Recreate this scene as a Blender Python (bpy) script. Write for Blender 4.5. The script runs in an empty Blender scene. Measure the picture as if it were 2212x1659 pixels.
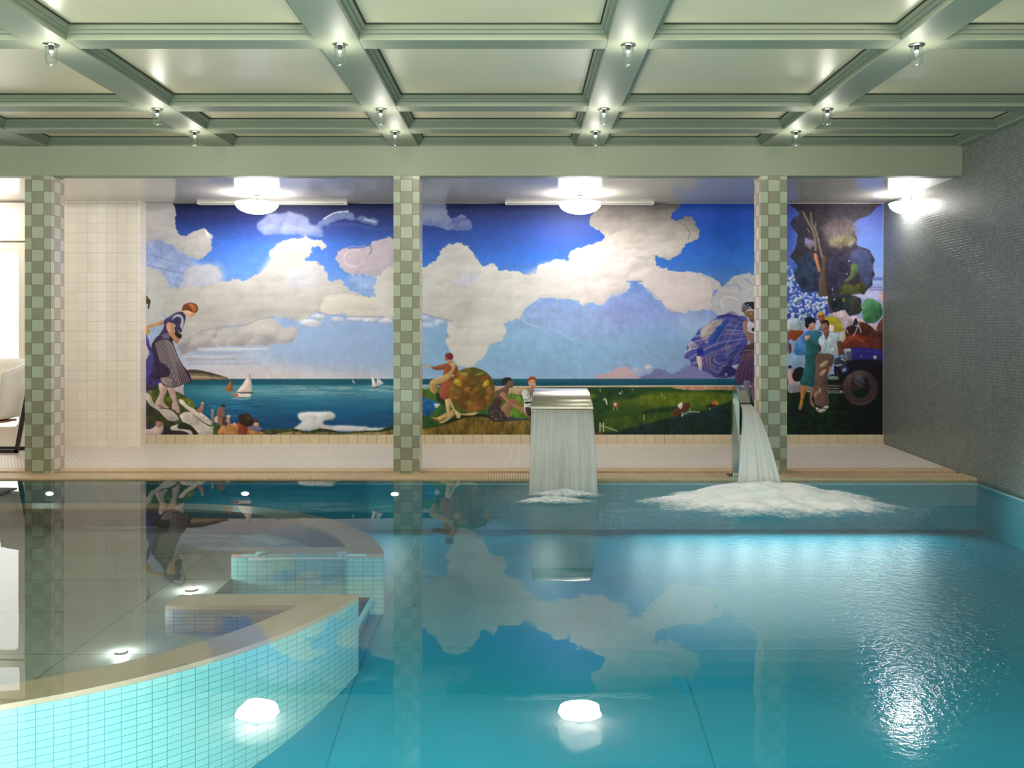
# Indoor pool with a painted mural, green coffered ceiling and two steel fountains
MURAL_GAIN, EXPO, K_JAR, K_POOL = 1.0, 0.5, 1.6, 1.0
# ---------------------------------------------------------------- mural painting (pattern of the mural, as colours per point)
import numpy as np
MX0, MX1, MY0, MY1 = 317.0, 1906.0, 440.0, 939.0      # the mural's extent in drawing units
CS = 1.5
MW, MH = int((MX1-MX0)*CS)//2*2, int((MY1-MY0)*CS)//2*2
_gx = MX0 + (np.arange(MW)+.5)/CS
_gy = MY0 + (np.arange(MH)+.5)/CS
XX, YY = np.meshgrid(_gx, _gy)
XX = XX.astype(np.float32); YY = YY.astype(np.float32)
rng = np.random.RandomState(7)

def vnoise(sx, sy, seed):
    r = np.random.RandomState(seed)
    gw, gh = int((MX1-MX0)/sx)+4, int((MY1-MY0)/sy)+4
    g = r.rand(gh, gw).astype(np.float32)
    u = (XX-MX0)/sx; v = (YY-MY0)/sy
    i = u.astype(int); j = v.astype(int)
    fu = u-i; fv = v-j
    fu = fu*fu*(3-2*fu); fv = fv*fv*(3-2*fv)
    return ((g[j,i]*(1-fu)+g[j,i+1]*fu)*(1-fv)+(g[j+1,i]*(1-fu)+g[j+1,i+1]*fu)*fv)

def fbm(s, seed, n=4, asp=1.0):
    a, t, tot = 1.0, 0, 0
    for k in range(n):
        t = t + a*vnoise(s*asp/2**k, s/2**k, seed+k*13); tot += a; a *= .55
    return t/tot*2-1

N_BIG = fbm(90, 1, 5); N_MID = fbm(34, 20, 4); N_SM = fbm(11, 40, 3); N_X = fbm(26, 60, 4); N_Y = fbm(26, 80, 4)
N_STR = fbm(9, 100, 3, 7); N_FINE = fbm(4, 120, 2); N_VERT = fbm(12, 140, 3, .25); N_WID = fbm(24, 160, 4, 4.5)
cv = np.zeros((MH, MW, 3), np.float32)

def c3(c): return np.array(c, np.float32)/255.0
def Z(o, pts):
    ox, oy, s = FR[o]
    return [(ox+p[0]/s, oy+p[1]/s) for p in pts]
FR = {'p':(0,0,1.0),'z5':(300,420,3.0714),'z6':(840,420,3.072),'z7':(1280,420,3.0727),'z8':(1600,420,2.675),'w':(300,620,5.528),
      'b':(310,820,7.135),'m':(900,740,7.9),'d':(1460,630,7.215),'r':(1695,640,5.351),'t':(1695,430,6.142),'g':(1270,810,5.978)}

def smooth_pts(p, n=4):
    p = np.array(p, float); m = len(p); out = []
    for i in range(m):
        a, b, c, d = p[(i-1)%m], p[i], p[(i+1)%m], p[(i+2)%m]
        for k in range(n):
            t = k/n
            out.append(.5*((2*b)+(-a+c)*t+(2*a-5*b+4*c-d)*t*t+(-a+3*b-3*c+d)*t**3))
    return np.array(out)

def win(x0, x1, y0, y1):
    i0 = max(0, int((x0-MX0)*CS)); i1 = min(MW, int((x1-MX0)*CS)+2)
    j0 = max(0, int((y0-MY0)*CS)); j1 = min(MH, int((y1-MY0)*CS)+2)
    return (slice(j0, max(j1, j0)), slice(i0, max(i1, i0)))

def blur(m, r):
    k = max(1, int(round(r*CS)))
    for _ in range(2):
        for ax in (0, 1):
            pad = [(0,0),(0,0)]; pad[ax] = (k, k)
            q = np.pad(m, pad, mode='edge'); cs = np.cumsum(q, axis=ax, dtype=np.float64)
            z = np.zeros_like(np.take(cs, [0], axis=ax)); cs = np.concatenate([z, cs], axis=ax)
            n = m.shape[ax]; w = 2*k+1
            m = ((np.take(cs, np.arange(w, n+w), axis=ax)-np.take(cs, np.arange(0, n), axis=ax))/w).astype(np.float32)
    return m

def pmask(pts, sm=4, warp=0.0, soft=0.0):
    p = smooth_pts(pts, sm) if sm else np.array(pts, float)
    g = warp+soft*3+2
    s = win(p[:,0].min()-g, p[:,0].max()+g, p[:,1].min()-g, p[:,1].max()+g)
    x, y = XX[s], YY[s]
    if warp:
        x = x+warp*1.6*N_X[s]+warp*.7*N_SM[s]; y = y+warp*1.6*N_Y[s]-warp*.7*N_SM[s]
    m = np.zeros(x.shape, bool)
    n = len(p)
    for i in range(n):
        x0, y0 = p[i]; x1, y1 = p[(i+1)%n]
        if y0 == y1: continue
        c = (y0 > y) != (y1 > y)
        if not c.any(): continue
        m ^= c & (x < (x1-x0)*(y-y0)/(y1-y0)+x0)
    m = m.astype(np.float32)
    if soft: m = blur(m, soft)
    return s, m

def put(s, m, col):
    if not isinstance(col, np.ndarray): col = c3(col)
    cv[s] = cv[s]*(1-m[...,None])+col*m[...,None]

def poly(o, pts, col, sm=4, warp=0.0, soft=0.0, al=1.0, tex=0.0, col2=None, tn=None):
    s, m = pmask(Z(o, pts), sm, warp, soft)
    c = c3(col)
    if col2 is not None:
        t = np.clip(.5+(N_MID if tn is None else tn)[s]*1.3, 0, 1)[...,None]
        c = c*(1-t)+c3(col2)*t
    if tex or tn is None:
        c = c*(1+(tex+.10)*(N_SM[s]+.6*N_MID[s]+.5*N_VERT[s])[...,None])
    sz = min(m.shape)/CS
    if sz > 7 and soft < 2:
        bm_ = blur(m, min(7, sz*.14)); k_ = max(1, int(min(7, sz*.14)*CS))
        g_ = np.roll(np.roll(bm_, -k_, 0), -k_, 1)-np.roll(np.roll(bm_, k_, 0), k_, 1)
        c = c*(1+.15*np.clip(g_, -.7, .7)[...,None])
    put(s, m*al, np.clip(np.broadcast_to(c, m.shape+(3,)), 0, 1).astype(np.float32))

def ell(o, cx, cy, rx, ry, col, ang=0, **k):
    n = 20; ca, sa = np.cos(ang), np.sin(ang)
    pts = [(cx+rx*np.cos(t)*ca-ry*np.sin(t)*sa, cy+rx*np.cos(t)*sa+ry*np.sin(t)*ca) for t in np.linspace(0, 2*np.pi, n, endpoint=False)]
    poly(o, pts, col, sm=2, **k)

def line(o, pts, w, col, al=1.0, sm=True, w2=None):
    p = np.array(Z(o, pts), float); w = w/FR[o][2]; w2 = w if w2 is None else w2/FR[o][2]
    if sm and len(p) > 2:
        q = []
        for i in range(len(p)-1):
            a = p[max(i-1,0)]; b = p[i]; c = p[i+1]; d = p[min(i+2,len(p)-1)]
            for t in np.linspace(0, 1, 5)[:-1]:
                q.append(.5*((2*b)+(-a+c)*t+(2*a-5*b+4*c-d)*t*t+(-a+3*b-3*c+d)*t**3))
        q.append(p[-1]); p = np.array(q)
    g = max(w, w2)+2
    s = win(p[:,0].min()-g, p[:,0].max()+g, p[:,1].min()-g, p[:,1].max()+g)
    x, y = XX[s], YY[s]; best = np.full(x.shape, 1e9, np.float32)
    for i in range(len(p)-1):
        a, b = p[i], p[i+1]; d = b-a; L = max(d@d, 1e-9)
        t = np.clip(((x-a[0])*d[0]+(y-a[1])*d[1])/L, 0, 1)
        ww = (w+(w2-w)*(i+t)/(len(p)-1))/2
        best = np.minimum(best, np.hypot(x-a[0]-t*d[0], y-a[1]-t*d[1])-ww)
    m = np.clip(.5-best*CS, 0, 1)
    put(s, (m*al).astype(np.float32), c3(col))

def grad(stops, y):
    ys = [a for a, _ in stops]; cs = np.array([c3(c) for _, c in stops])
    return np.stack([np.interp(y, ys, cs[:,k]) for k in range(3)], -1).astype(np.float32)

def bil(sc, seed):
    n = vnoise(sc*1.25, sc, seed)*2-1
    return 1-np.abs(n)*1.6
_b = bil(64, 301)+.62*bil(34, 302)+.30*bil(17, 303)
def emboss(f, k):
    d = np.roll(np.roll(f, k, 0), k, 1)-np.roll(np.roll(f, -k, 0), -k, 1)
    return d/d.std()
EMB = np.clip(blur(emboss(blur(_b, 1.5), 4), 2), -1.6, 1.6)
BIL_E = .55*bil(24, 305)+.5*bil(11, 306)+.25*bil(5, 307)
def cloud(o, pts, hi, lo, warp=3.0, soft=.8, al=1.0, bias=0.0, vert=.6, rim=None, tn=None, vg=None):
    """a painted cloud: lumpy edge, modelled puffs, light top and greyer underside"""
    s, m = pmask(Z(o, pts), 4, warp, max(soft, 2))
    ys = np.array(Z(o, pts))[:,1]; v = (YY[s]-ys.min())/max(1, np.ptp(ys))
    if soft < 4:
        q = blur(m, 5.5); m = np.clip((q+.62*(BIL_E[s]-.40)*np.clip(4*q*(1-q), 0, 1)-.5)*6+.5, 0, 1)
        if soft > 1: m = blur(m, soft*.6)
    lump = .55*N_BIG[s]+.4*N_MID[s]+.22*N_WID[s]+.30*EMB[s]
    t = np.clip(.45+bias+vert*(v-.45)+.62*lump, 0, 1)[...,None]
    lo = c3(lo)*.93; hi = c3(hi)*.90
    if vg is not None:
        g = grad(vg, YY[s]+10*N_MID[s]); hi = g; lo = g*.80
    c = hi*(1-t)+lo*t
    c = c*(1+.035*N_STR[s])[...,None]
    q = blur(m, 2.2); e = np.clip(1-np.abs(q-.62)*3.2, 0, 1)[...,None]*(.45+.4*np.clip(N_MID[s]*2, -1, 1)[...,None])
    c = c*(1-e*.55)+np.clip(hi*1.06, 0, 1)*e*.55
    if PUFF and soft < 4:
        x, y = XX[s], YY[s]; ok = np.argwhere(m > .6); area = len(ok)/CS/CS
        for k in range(int(area/260)):
            j_, i_ = ok[rng.randint(len(ok))]; r = rng.uniform(7, 22); px, py = x[j_,i_], y[j_,i_]
            b0, b1 = max(0, int(j_-r*CS)), int(j_+r*CS)+1; a0, a1 = max(0, int(i_-r*CS)), int(i_+r*CS)+1
            w_ = (slice(b0, b1), slice(a0, a1))
            dx = (x[w_]-px)/r/1.25+.25*N_X[s][w_]; dy = (y[w_]-py)/r+.25*N_Y[s][w_]
            d2 = dx*dx+dy*dy
            f = np.clip((1-d2)*4, 0, 1)*np.clip(.55-dy*.9-dx*.35, 0, 1)
            lit = np.clip(.5-.55*dy-.3*dx, 0, 1)[...,None]
            h_ = hi[w_] if hi.ndim == 3 else hi; l_ = lo[w_] if lo.ndim == 3 else lo
            cc = np.clip(h_*1.02*lit+l_*(1-lit), 0, 1)
            a_ = (f*.5)[...,None]
            c[w_] = c[w_]*(1-a_)+cc*a_
    put(s, m*al, np.clip(c, 0, 1).astype(np.float32))

PUFF = True
# ---- sky
L = grad([(440,(26,30,68)),(480,(36,52,122)),(530,(62,108,208)),(590,(96,146,228)),(660,(150,176,222)),(720,(166,184,222)),(770,(178,190,222)),(800,(206,206,222)),(820,(214,206,218))], YY)
M_ = grad([(440,(32,38,82)),(490,(42,68,150)),(560,(52,106,204)),(620,(110,150,218)),(680,(142,172,222)),(740,(140,180,222)),(800,(140,180,222)),(825,(152,184,222))], YY)
R_ = grad([(440,(40,76,176)),(500,(34,88,196)),(570,(52,112,206)),(630,(112,146,216)),(680,(140,158,220)),(740,(136,172,218)),(800,(146,172,222)),(825,(160,176,224))], YY)
def ramp(a, b): return np.clip((XX-a)/(b-a), 0, 1)[...,None]
cv[:] = L*(1-ramp(800,930))+M_*ramp(800,930)
cv[:] = cv*(1-ramp(1250,1480))+R_*ramp(1250,1480)
cv *= (1+.05*N_WID+.035*N_SM+.02*N_FINE)[...,None]
# right side of the left bay is bluer low down
s_, m_ = pmask([(560,700),(850,690),(850,800),(640,790)], 4, 4, 18); put(s_, m_*.6, (146,176,226))
# ---- left bay clouds
poly('z5', [(50,290),(230,320),(360,440),(545,470),(560,600),(420,640),(200,700),(50,700)], (168,178,222), warp=5, soft=6, al=.75, col2=(206,206,222))
cloud('z5', [(50,40),(195,50),(240,120),(245,200),(270,270),(330,275),(390,240),(430,225),(465,250),(478,330),(490,372),(440,400),(410,432),(330,412),(255,385),(225,330),(120,310),(40,300)], (226,220,222), (186,180,188), 3, .8)
poly('z5', [(430,225),(470,262),(490,270),(492,295),(465,300),(450,270)], (220,216,224), warp=2, al=.8)
poly('z5', [(50,320),(180,330),(300,400),(370,450),(260,440),(120,400),(50,390)], (150,162,212), warp=4, soft=3, al=.7)
line('z5', [(60,470),(180,500),(300,520),(420,500)], 16, (116,132,204), .45)
line('z5', [(60,395),(200,440),(330,470),(440,540)], 14, (128,138,204), .4)
line('z5', [(230,660),(330,640),(420,600),(520,590)], 22, (134,152,216), .5)
cloud('z5', [(40,520),(110,505),(165,545),(195,610),(205,700),(180,800),(120,860),(40,850)], (222,220,222), (196,194,202), 3, 2)
cloud('z5', [(290,560),(340,500),(380,488),(440,475),(520,480),(548,540),(552,580),(480,600),(400,640),(300,640)], (226,222,230), (190,190,218), 3, 1.5, .85)
C = [(200,640),(420,622),(520,590),(600,562),(660,566),(720,578),(760,540),(830,490),(885,430),(872,390),(910,350),(950,320),(1010,300),(1090,290),(1150,310),(1190,298),(1238,330),(1225,362),(1160,350),(1140,400),(1090,420),(1080,452),(1180,450),(1240,500),(1270,552),(1300,590),(1340,578),(1390,640),(1460,660),(1560,680),(1700,690),(1700,815),(1400,812),(1230,782),(1190,772),(1130,805),(1050,835),(900,802),(780,835),(700,866),(560,884),(420,900),(330,960),(260,1000),(180,800)]
cloud('z5', C, (224,219,216), (188,182,184), 3.2, 1.0, vert=.75)
cloud('z5', [(380,700),(560,640),(760,600),(960,640),(1100,720),(1140,790),(900,800),(760,840),(560,880),(380,880)], (214,206,204), (184,176,178), 5, 9, .55)
cloud('z5', [(870,420),(950,330),(1090,300),(1150,330),(1080,440),(1060,560),(900,600),(760,600),(800,520)], (222,218,214), (194,190,190), 4, 5, .7)
cloud('z5', [(960,560),(1060,490),(1180,460),(1260,540),(1220,600),(1060,620)], (232,230,236), (196,198,220), 4, 3, .7)
cloud('z5', [(1210,760),(1240,690),(1330,660),(1460,672),(1690,700),(1690,806),(1400,806),(1260,790)], (240,234,226), (214,206,204), 3, 1.5)
cloud('z5', [(290,960),(420,902),(520,882),(620,888),(700,862),(780,832),(870,820),(930,848),(946,892),(1000,868),(1045,890),(1050,940),(1000,972),(880,990),(760,1002),(600,1000),(420,1010),(280,1060)], (224,218,218), (166,160,170), 3, 1.2, vert=.9)
ell('z5', 820, 880, 110, 50, (214,206,204), al=.5, soft=5)
line('z5', [(420,905),(560,880),(700,868),(800,828),(900,812)], 14, (150,146,160), .5)
poly('z5', [(940,820),(1000,815),(1050,850),(1040,880),(960,890)], (150,170,218), soft=2, al=.6)
for cx, cy, rx, ry in ((1190,806,46,16),(1140,853,72,26),(1320,826,42,15),(1440,826,56,13),(1540,832,50,13),(1640,838,46,18)):
    ell('z5', cx, cy, rx, ry, (216,216,226), warp=2, soft=1.2, al=.9)
    line('z5', [(cx-rx,cy+ry),(cx,cy+ry+4),(cx+rx,cy+ry)], 6, (150,160,200), .5)
line('z5', [(1180,778),(1300,806),(1450,812),(1690,812)], 9, (134,148,200), .6)
# wisps
cloud('z5', [(790,205),(850,152),(960,135),(1000,128),(1080,160),(1150,200),(1212,232),(1222,272),(1180,292),(1100,275),(1000,262),(900,262),(830,272)], (206,208,236), (120,134,206), 5, 3, .75, vert=.2)
cloud('z5', [(1160,215),(1230,170),(1290,128),(1380,112),(1450,140),(1560,165),(1582,198),(1500,185),(1400,152),(1310,165),(1260,205)], (190,200,232), (84,104,182), 4, 2, .75)
line('z5', [(1230,165),(1300,126),(1390,116)], 10, (216,220,240), .8)
line('z5', [(1500,168),(1570,185)], 14, (196,204,232), .7)
line('z5', [(1250,215),(1400,200),(1560,230),(1680,225)], 26, (66,88,162), .5)
cloud('z5', [(1308,420),(1350,372),(1450,345),(1530,340),(1600,308),(1700,318),(1700,570),(1560,545),(1480,522),(1400,522),(1330,470)], (222,206,216), (184,172,200), 3, 1)
for r0 in (78, 54, 34):
    t = np.linspace(.3, 5.4, 14)
    line('z5', [(1430+r0*1.25*np.cos(a), 425+r0*np.sin(a)) for a in t], 8, (190,168,190) if r0 != 54 else (232,216,222), .55)
line('z5', [(1490,340),(1530,330),(1545,370),(1530,400)], 9, (110,104,150), .6)
poly('z5', [(1380,540),(1500,530),(1690,570),(1690,660),(1500,640),(1420,600)], (170,186,226), soft=6, warp=4, al=.7)
# horizon haze streaks
for (x0, x1, y, w, col, a) in ((400,860,1022,22,(232,226,230),.9),(380,700,1050,26,(160,158,178),.6),(330,640,1090,30,(172,166,180),.7),(300,760,1075,14,(222,214,220),.7),(340,820,1120,22,(166,162,180),.5),(420,1100,1150,16,(214,204,214),.6),(700,1400,1180,20,(216,206,216),.6),(340,1000,1200,22,(220,208,216),.7),(300,520,1010,40,(150,146,164),.5)):
    line('z5', [(x0,y),((x0+x1)/2,y+4),(x1,y)], w, col, a*.8, w2=w*.4)
# ---- middle bay clouds
cloud('z6', [(120,60),(350,62),(385,110),(390,150),(440,182),(450,142),(485,132),(532,180),(542,222),(480,236),(380,222),(230,195),(120,200)], (190,192,220), (110,126,190), 3, 1.5, .85, vert=.9)
cloud('z6', [(-60,520),(200,492),(260,480),(322,440),(345,370),(400,340),(490,328),(545,362),(560,400),(600,440),(620,472),(690,462),(730,515),(820,510),(900,526),(975,520),(985,480),(1010,462),(1030,480),(1070,450),(1140,440),(1192,455),(1200,400),(1245,364),(1290,370),(1330,340),(1430,310),(1600,300),(1600,620),(1450,670),(1400,722),(1340,716),(1270,722),(1200,692),(1100,692),(1000,680),(930,722),(890,762),(886,800),(830,832),(768,842),(778,920),(740,962),(670,985),(660,1022),(632,1060),(630,1100),(560,1115),(522,1152),(450,1112),(420,1060),(388,1010),(382,968),(420,932),(372,892),(410,850),(330,830),(250,800),(150,792),(-60,800)], (240,236,234), (206,200,200), 2.6, .7, vert=.5)
cloud('z6', [(120,740),(230,640),(330,640),(480,600),(640,600),(760,640),(840,720),(800,800),(600,820),(420,840),(240,790)], (224,220,214), (200,196,194), 4, 7, .6)
cloud('z6', [(340,400),(400,350),(490,340),(590,450),(540,520),(440,540),(360,520)], (234,230,232), (214,206,214), 4, 5, .7)
poly('z6', [(430,560),(560,530),(600,560),(520,620),(440,610)], (196,196,226), warp=3, soft=5, al=.6)
cloud('z6', [(850,600),(980,480),(1190,460),(1250,380),(1420,330),(1540,340),(1540,620),(1380,700),(1150,680),(960,640)], (238,228,228), (218,208,208), 4, 6, .7)
cloud('z6', [(390,960),(500,900),(560,820),(700,840),(770,860),(770,920),(660,980),(620,1090),(530,1130),(430,1060)], (240,236,232), (216,212,212), 3, 3, .8)
for cx, cy, rx, ry in ((245,822,34,18),(335,848,40,20),(260,870,40,18)):
    ell('z6', cx, cy, rx, ry, (206,214,232), warp=2, soft=1.5, al=.7)
line('z6', [(220,790),(300,815),(420,840)], 12, (130,140,196), .5)
for q in ([(885,810),(905,850),(980,880),(1060,915)],[(1070,885),(1130,915),(1210,965)],[(1200,965),(1260,945),(1320,905)]):
    line('z6', q, 14, (190,206,230), .55, w2=5)
poly('z6', [(900,790),(1000,700),(1300,740),(1536,660),(1536,960),(1250,950),(1050,900)], (146,164,216), warp=6, soft=9, al=.55)
# ---- big cloud with the dark head
cloud('z7', [(-20,350),(50,330),(76,290),(62,250),(20,222),(-8,200),(-12,170),(20,110),(60,40),(552,40),(542,110),(512,140),(560,185),(600,155),(650,160),(690,210),(697,262),(672,300),(620,316),(590,370),(530,420),(450,420),(390,405),(412,440),(405,490),(330,590),(225,575),(200,620),(110,660),(70,712),(0,728),(-100,700),(-140,420)], (176,166,162), (146,136,134), 2.4, .7, vert=0, vg=[(440,(116,108,108)),(462,(138,130,126)),(490,(172,162,158)),(520,(206,196,192)),(550,(228,216,214)),(620,(232,220,218)),(660,(226,214,214))])
line('z7', [(570,185),(610,215),(640,250),(630,300)], 10, (128,120,116), .5)
line('z7', [(390,405),(450,420),(530,422),(590,372)], 6, (120,120,140), .5)
cloud('z7', [(320,575),(340,530),(405,492),(480,490),(560,510),(690,530),(770,560),(820,580),(840,622),(800,652),(780,702),(772,762),(680,776),(590,788),(500,760),(450,710),(400,660),(350,622)], (240,226,228), (222,202,210), 2.4, .8)
line('z7', [(350,622),(400,662),(450,712),(500,762),(590,790),(680,778),(770,764)], 6, (140,138,186), .6)
line('z7', [(690,532),(770,562),(800,600),(790,640)], 6, (150,146,180), .6)
line('z7', [(225,580),(320,580)], 14, (96,120,196), .6)
cloud('z7', [(778,722),(800,660),(840,632),(892,612),(880,590),(940,560),(1000,538),(1100,530),(1160,560),(1180,760),(1000,806),(830,792)], (226,220,222), (196,194,212), 2.5, .9)
for q, cl in (([(885,612),(950,600),(980,640)],(120,136,196)),([(1000,560),(1060,600)],(130,150,206)),([(800,770),(790,700),(830,650),(900,660)],(178,170,196)),([(860,760),(850,700),(900,680),(960,700)],(236,228,226)),([(1040,640),(1060,700),(1040,760)],(170,170,196))):
    line('z7', q, 9, cl, .6)
poly('z7', [(560,800),(800,790),(820,900),(700,960),(560,920)], (170,190,226), warp=6, soft=10, al=.5)
poly('z7', [(60,720),(300,640),(420,760),(360,860),(120,860)], (140,146,210), warp=6, soft=12, al=.5)
cloud('z6', [(1352,1236),(1375,1205),(1440,1195),(1470,1165),(1540,1155),(1600,1165),(1600,1236)], (226,194,206), (196,176,206), 2, .8)
cloud('z7', [(-20,1236),(30,1206),(110,1196),(130,1164),(200,1158),(230,1195),(290,1205),(345,1218),(300,1236)], (226,194,206), (200,178,206), 2, .8)
ell('z7', 365, 1148, 24, 17, (220,216,226), warp=1.5, soft=1)
ell('z7', 290, 1165, 40, 18, (196,190,218), warp=2, soft=2, al=.7)
cloud('z7', [(330,1238),(370,1192),(430,1160),(500,1182),(522,1198),(620,1140),(700,1128),(780,1160),(950,1200),(950,1238)], (142,146,204), (124,130,192), 2, 1)
# ---- sea, left bay
hz = 818.5
s_ = win(317, 1700, hz, 950)
sea = grad([(818,(20,84,104)),(829,(22,92,116)),(834,(70,140,160)),(850,(72,142,170)),(866,(44,116,152)),(885,(24,96,140)),(905,(16,80,128)),(930,(14,66,116))], YY[s_])
left = np.clip((470-XX[s_])/130, 0, 1)[...,None]
sea = sea*(1-left)+left*grad([(818,(18,62,84)),(835,(20,94,124)),(880,(24,106,146)),(930,(18,90,132))], YY[s_])
sea *= (1+.10*N_STR[s_]+.06*N_WID[s_])[...,None]
cv[s_] = np.clip(sea, 0, 1)
for k in range(150):
    x = rng.uniform(440, 850); y = rng.uniform(832, 868); w = rng.uniform(10, 60)
    a = np.exp(-((y-842)/13)**2)*np.clip((x-480)/160, .1, 1)
    line('p', [(x,y),(x+w,y+rng.uniform(-.6,.6))], rng.uniform(1.2,3.2), (168,192,208), .38*a)
for k in range(70):
    x = rng.uniform(425, 560); y = rng.uniform(868, 912); w = rng.uniform(6, 22)
    line('p', [(x,y),(x+w/2,y-.8),(x+w,y+.3)], 1.1, rng.choice([0,1]) and (70,140,176) or (10,62,112), .6)
poly('z5', [(330,1165),(400,1164),(500,1186),(600,1224),(330,1224)], (120,102,86), sm=3, tex=.2)
poly('z5', [(330,1163),(400,1163),(500,1186),(560,1208),(440,1190),(330,1182)], (72,62,60), sm=3)
poly('z5', [(330,1200),(470,1206),(590,1222),(330,1222)], (182,158,136), sm=0, al=.8)
poly('z5', [(1060,1455),(1085,1440),(1180,1436),(1285,1440),(1308,1466),(1290,1490),(1235,1502),(1240,1528),(1400,1532),(1560,1544),(1690,1546),(1690,1570),(1500,1574),(1200,1566),(1030,1562),(1060,1530),(1085,1505),(1066,1480)], (206,208,216), warp=1.5, soft=1.2)
poly('z5', [(810,1600),(850,1572),(930,1562),(1000,1550),(1060,1556),(1120,1572),(1200,1550),(1290,1562),(1350,1577),(1480,1566),(1600,1560),(1650,1540),(1760,1520),(1760,1600)], (52,62,38), tex=.5)
poly('z5', [(940,1600),(1010,1572),(1120,1586),(1260,1572),(1360,1590),(1500,1576),(1620,1572),(1760,1550),(1760,1610)], (134,120,78), tex=.4, warp=1)
# boats
line('z5', [(740,1195),(745,1310)], 4, (120,100,90))
poly('z5', [(736,1192),(752,1250),(756,1308),(650,1312),(690,1260)], (226,208,204), sm=0)
poly('z5', [(736,1192),(752,1250),(756,1308),(735,1310),(728,1240)], (204,186,186), sm=0)
poly('z5', [(612,1232),(630,1300),(618,1306),(572,1302)], (166,104,48), sm=0)
line('z5', [(612,1230),(628,1300)], 3, (110,66,40))
poly('z5', [(612,1318),(752,1322),(744,1342),(640,1344)], (232,222,214), sm=0)
poly('z5', [(612,1318),(660,1322),(668,1336),(640,1342)], (168,98,66), sm=0)
poly('z5', [(655,1312),(756,1308),(756,1320),(655,1318)], (88,80,84), sm=0)
line('z5', [(620,1352),(690,1356),(740,1352)], 6, (196,206,212), .7)
poly('z5', [(1540,1182),(1572,1246),(1580,1278),(1552,1278)], (226,222,228), sm=0)
poly('z5', [(1582,1212),(1610,1262),(1576,1270)], (206,206,222), sm=0)
poly('z5', [(1592,1220),(1626,1254),(1600,1258)], (226,222,228), sm=0)
poly('z5', [(1546,1278),(1600,1268),(1592,1282),(1556,1284)], (110,110,130), sm=0)
poly('z5', [(1414,1222),(1440,1252),(1424,1252)], (206,208,222), sm=0)
line('z5', [(1540,1300),(1590,1290)], 5, (196,206,214), .5)
# ---- chalk cliff, lower left
poly('w', [(90,560),(110,590),(130,640),(140,690),(180,760),(240,880),(300,1100),(330,1200),(220,1360),(200,1420),(90,1290)], (76,68,140), tex=.18, col2=(62,56,120))
poly('w', [(90,690),(120,740),(135,800),(90,860)], (214,206,206))
poly('w', [(440,1190),(540,1160),(540,1230),(546,1290),(480,1270),(430,1240)], (200,186,196))
poly('w', [(90,1340),(200,1190),(440,1240),(560,1300),(650,1370),(700,1440),(730,1500),(900,1630),(990,1700),(1100,1800),(90,1800)], (88,98,48), tex=.25, col2=(62,74,36))
poly('w', [(200,1200),(340,1190),(380,1290),(440,1400),(380,1470),(300,1380)], (70,94,38), tex=.2)
poly('w', [(90,1160),(200,1160),(240,1200),(180,1230),(100,1220)], (58,56,80))
poly('b', [(50,200),(120,240),(150,320),(190,380),(250,440),(340,450),(440,470),(520,540),(560,600),(470,640),(390,620),(300,540),(240,470),(130,410),(50,320)], (206,196,194), col2=(188,176,182))
poly('b', [(560,300),(610,305),(700,380),(780,440),(850,500),(930,580),(1060,680),(1090,700),(1000,680),(880,610),(790,540),(720,480),(620,400),(560,340)], (214,204,198), tex=.05)
poly('b', [(570,540),(640,500),(730,500),(800,560),(900,640),(990,700),(1080,760),(1090,840),(860,840),(800,760),(720,690),(620,650),(590,600)], (208,200,198), tex=.05)
poly('b', [(880,500),(950,540),(1030,610),(1080,670),(960,640),(870,580)], (204,194,196))
poly('b', [(50,330),(120,400),(240,470),(300,540),(390,620),(470,640),(520,690),(430,740),(400,800),(60,830)], (66,70,42), tex=.3, col2=(48,52,40))
poly('b', [(430,730),(520,690),(600,680),(620,690),(700,760),(770,800),(790,840),(680,840),(640,790),(540,780),(470,790)], (206,196,196))
poly('b', [(530,720),(580,670),(660,660),(760,720),(820,780),(860,845),(780,845),(740,780),(640,760),(560,750)], (40,44,30))
poly('b', [(280,840),(320,780),(420,770),(560,790),(660,800),(690,845)], (44,36,52))
poly('b', [(60,760),(160,740),(230,680),(310,690),(320,740),(270,840),(60,845)], (196,184,192), col2=(206,186,180))
poly('b', [(210,640),(300,650),(310,700),(230,730)], (176,128,110), soft=1)
poly('b', [(60,670),(160,690),(150,740),(80,760)], (52,56,70))
poly('b', [(1000,700),(1080,690),(1160,680),(1200,740),(1200,845),(1090,845),(1080,760)], (70,88,46), tex=.3)
poly('b', [(1010,720),(1090,720),(1090,745),(1010,745)], (206,204,206), al=.8)
for q in (((340,300),(420,260),(450,350),(430,400),(360,350)),((600,280),(720,290),(790,360),(800,430),(700,400),(620,300))):
    poly('b', list(q), (104,118,44), tex=.2)
ell('b', 716, 345, 12, 10, (206,196,140))
# beach figures
poly('b', [(1190,740),(1260,690),(1370,670),(1480,680),(1620,700),(1720,740),(1840,800),(1840,850),(1200,850)], (176,122,78), tex=.12, col2=(190,136,86))
poly('b', [(1480,640),(1600,640),(1600,850),(1470,850)], (140,66,40), tex=.15)
poly('b', [(1470,590),(1480,550),(1530,520),(1600,515),(1670,550),(1700,620),(1690,690),(1630,720),(1550,700),(1490,670)], (48,36,30), tex=.3)
ell('b', 1640, 600, 44, 40, (76,54,40), al=.7)
ell('b', 1740, 630, 40, 36, (86,46,66)); ell('b', 1745, 690, 40, 36, (206,170,130))
poly('b', [(1650,720),(1700,700),(1790,720),(1850,760),(1840,800),(1760,800),(1640,750)], (116,100,140))
poly('b', [(1140,480),(1170,430),(1230,410),(1260,440),(1260,520),(1250,620),(1230,700),(1170,690),(1150,620),(1140,560)], (150,112,96), col2=(120,84,80))
poly('b', [(1215,380),(1250,375),(1272,400),(1255,420),(1215,412)], (50,40,38))
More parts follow.
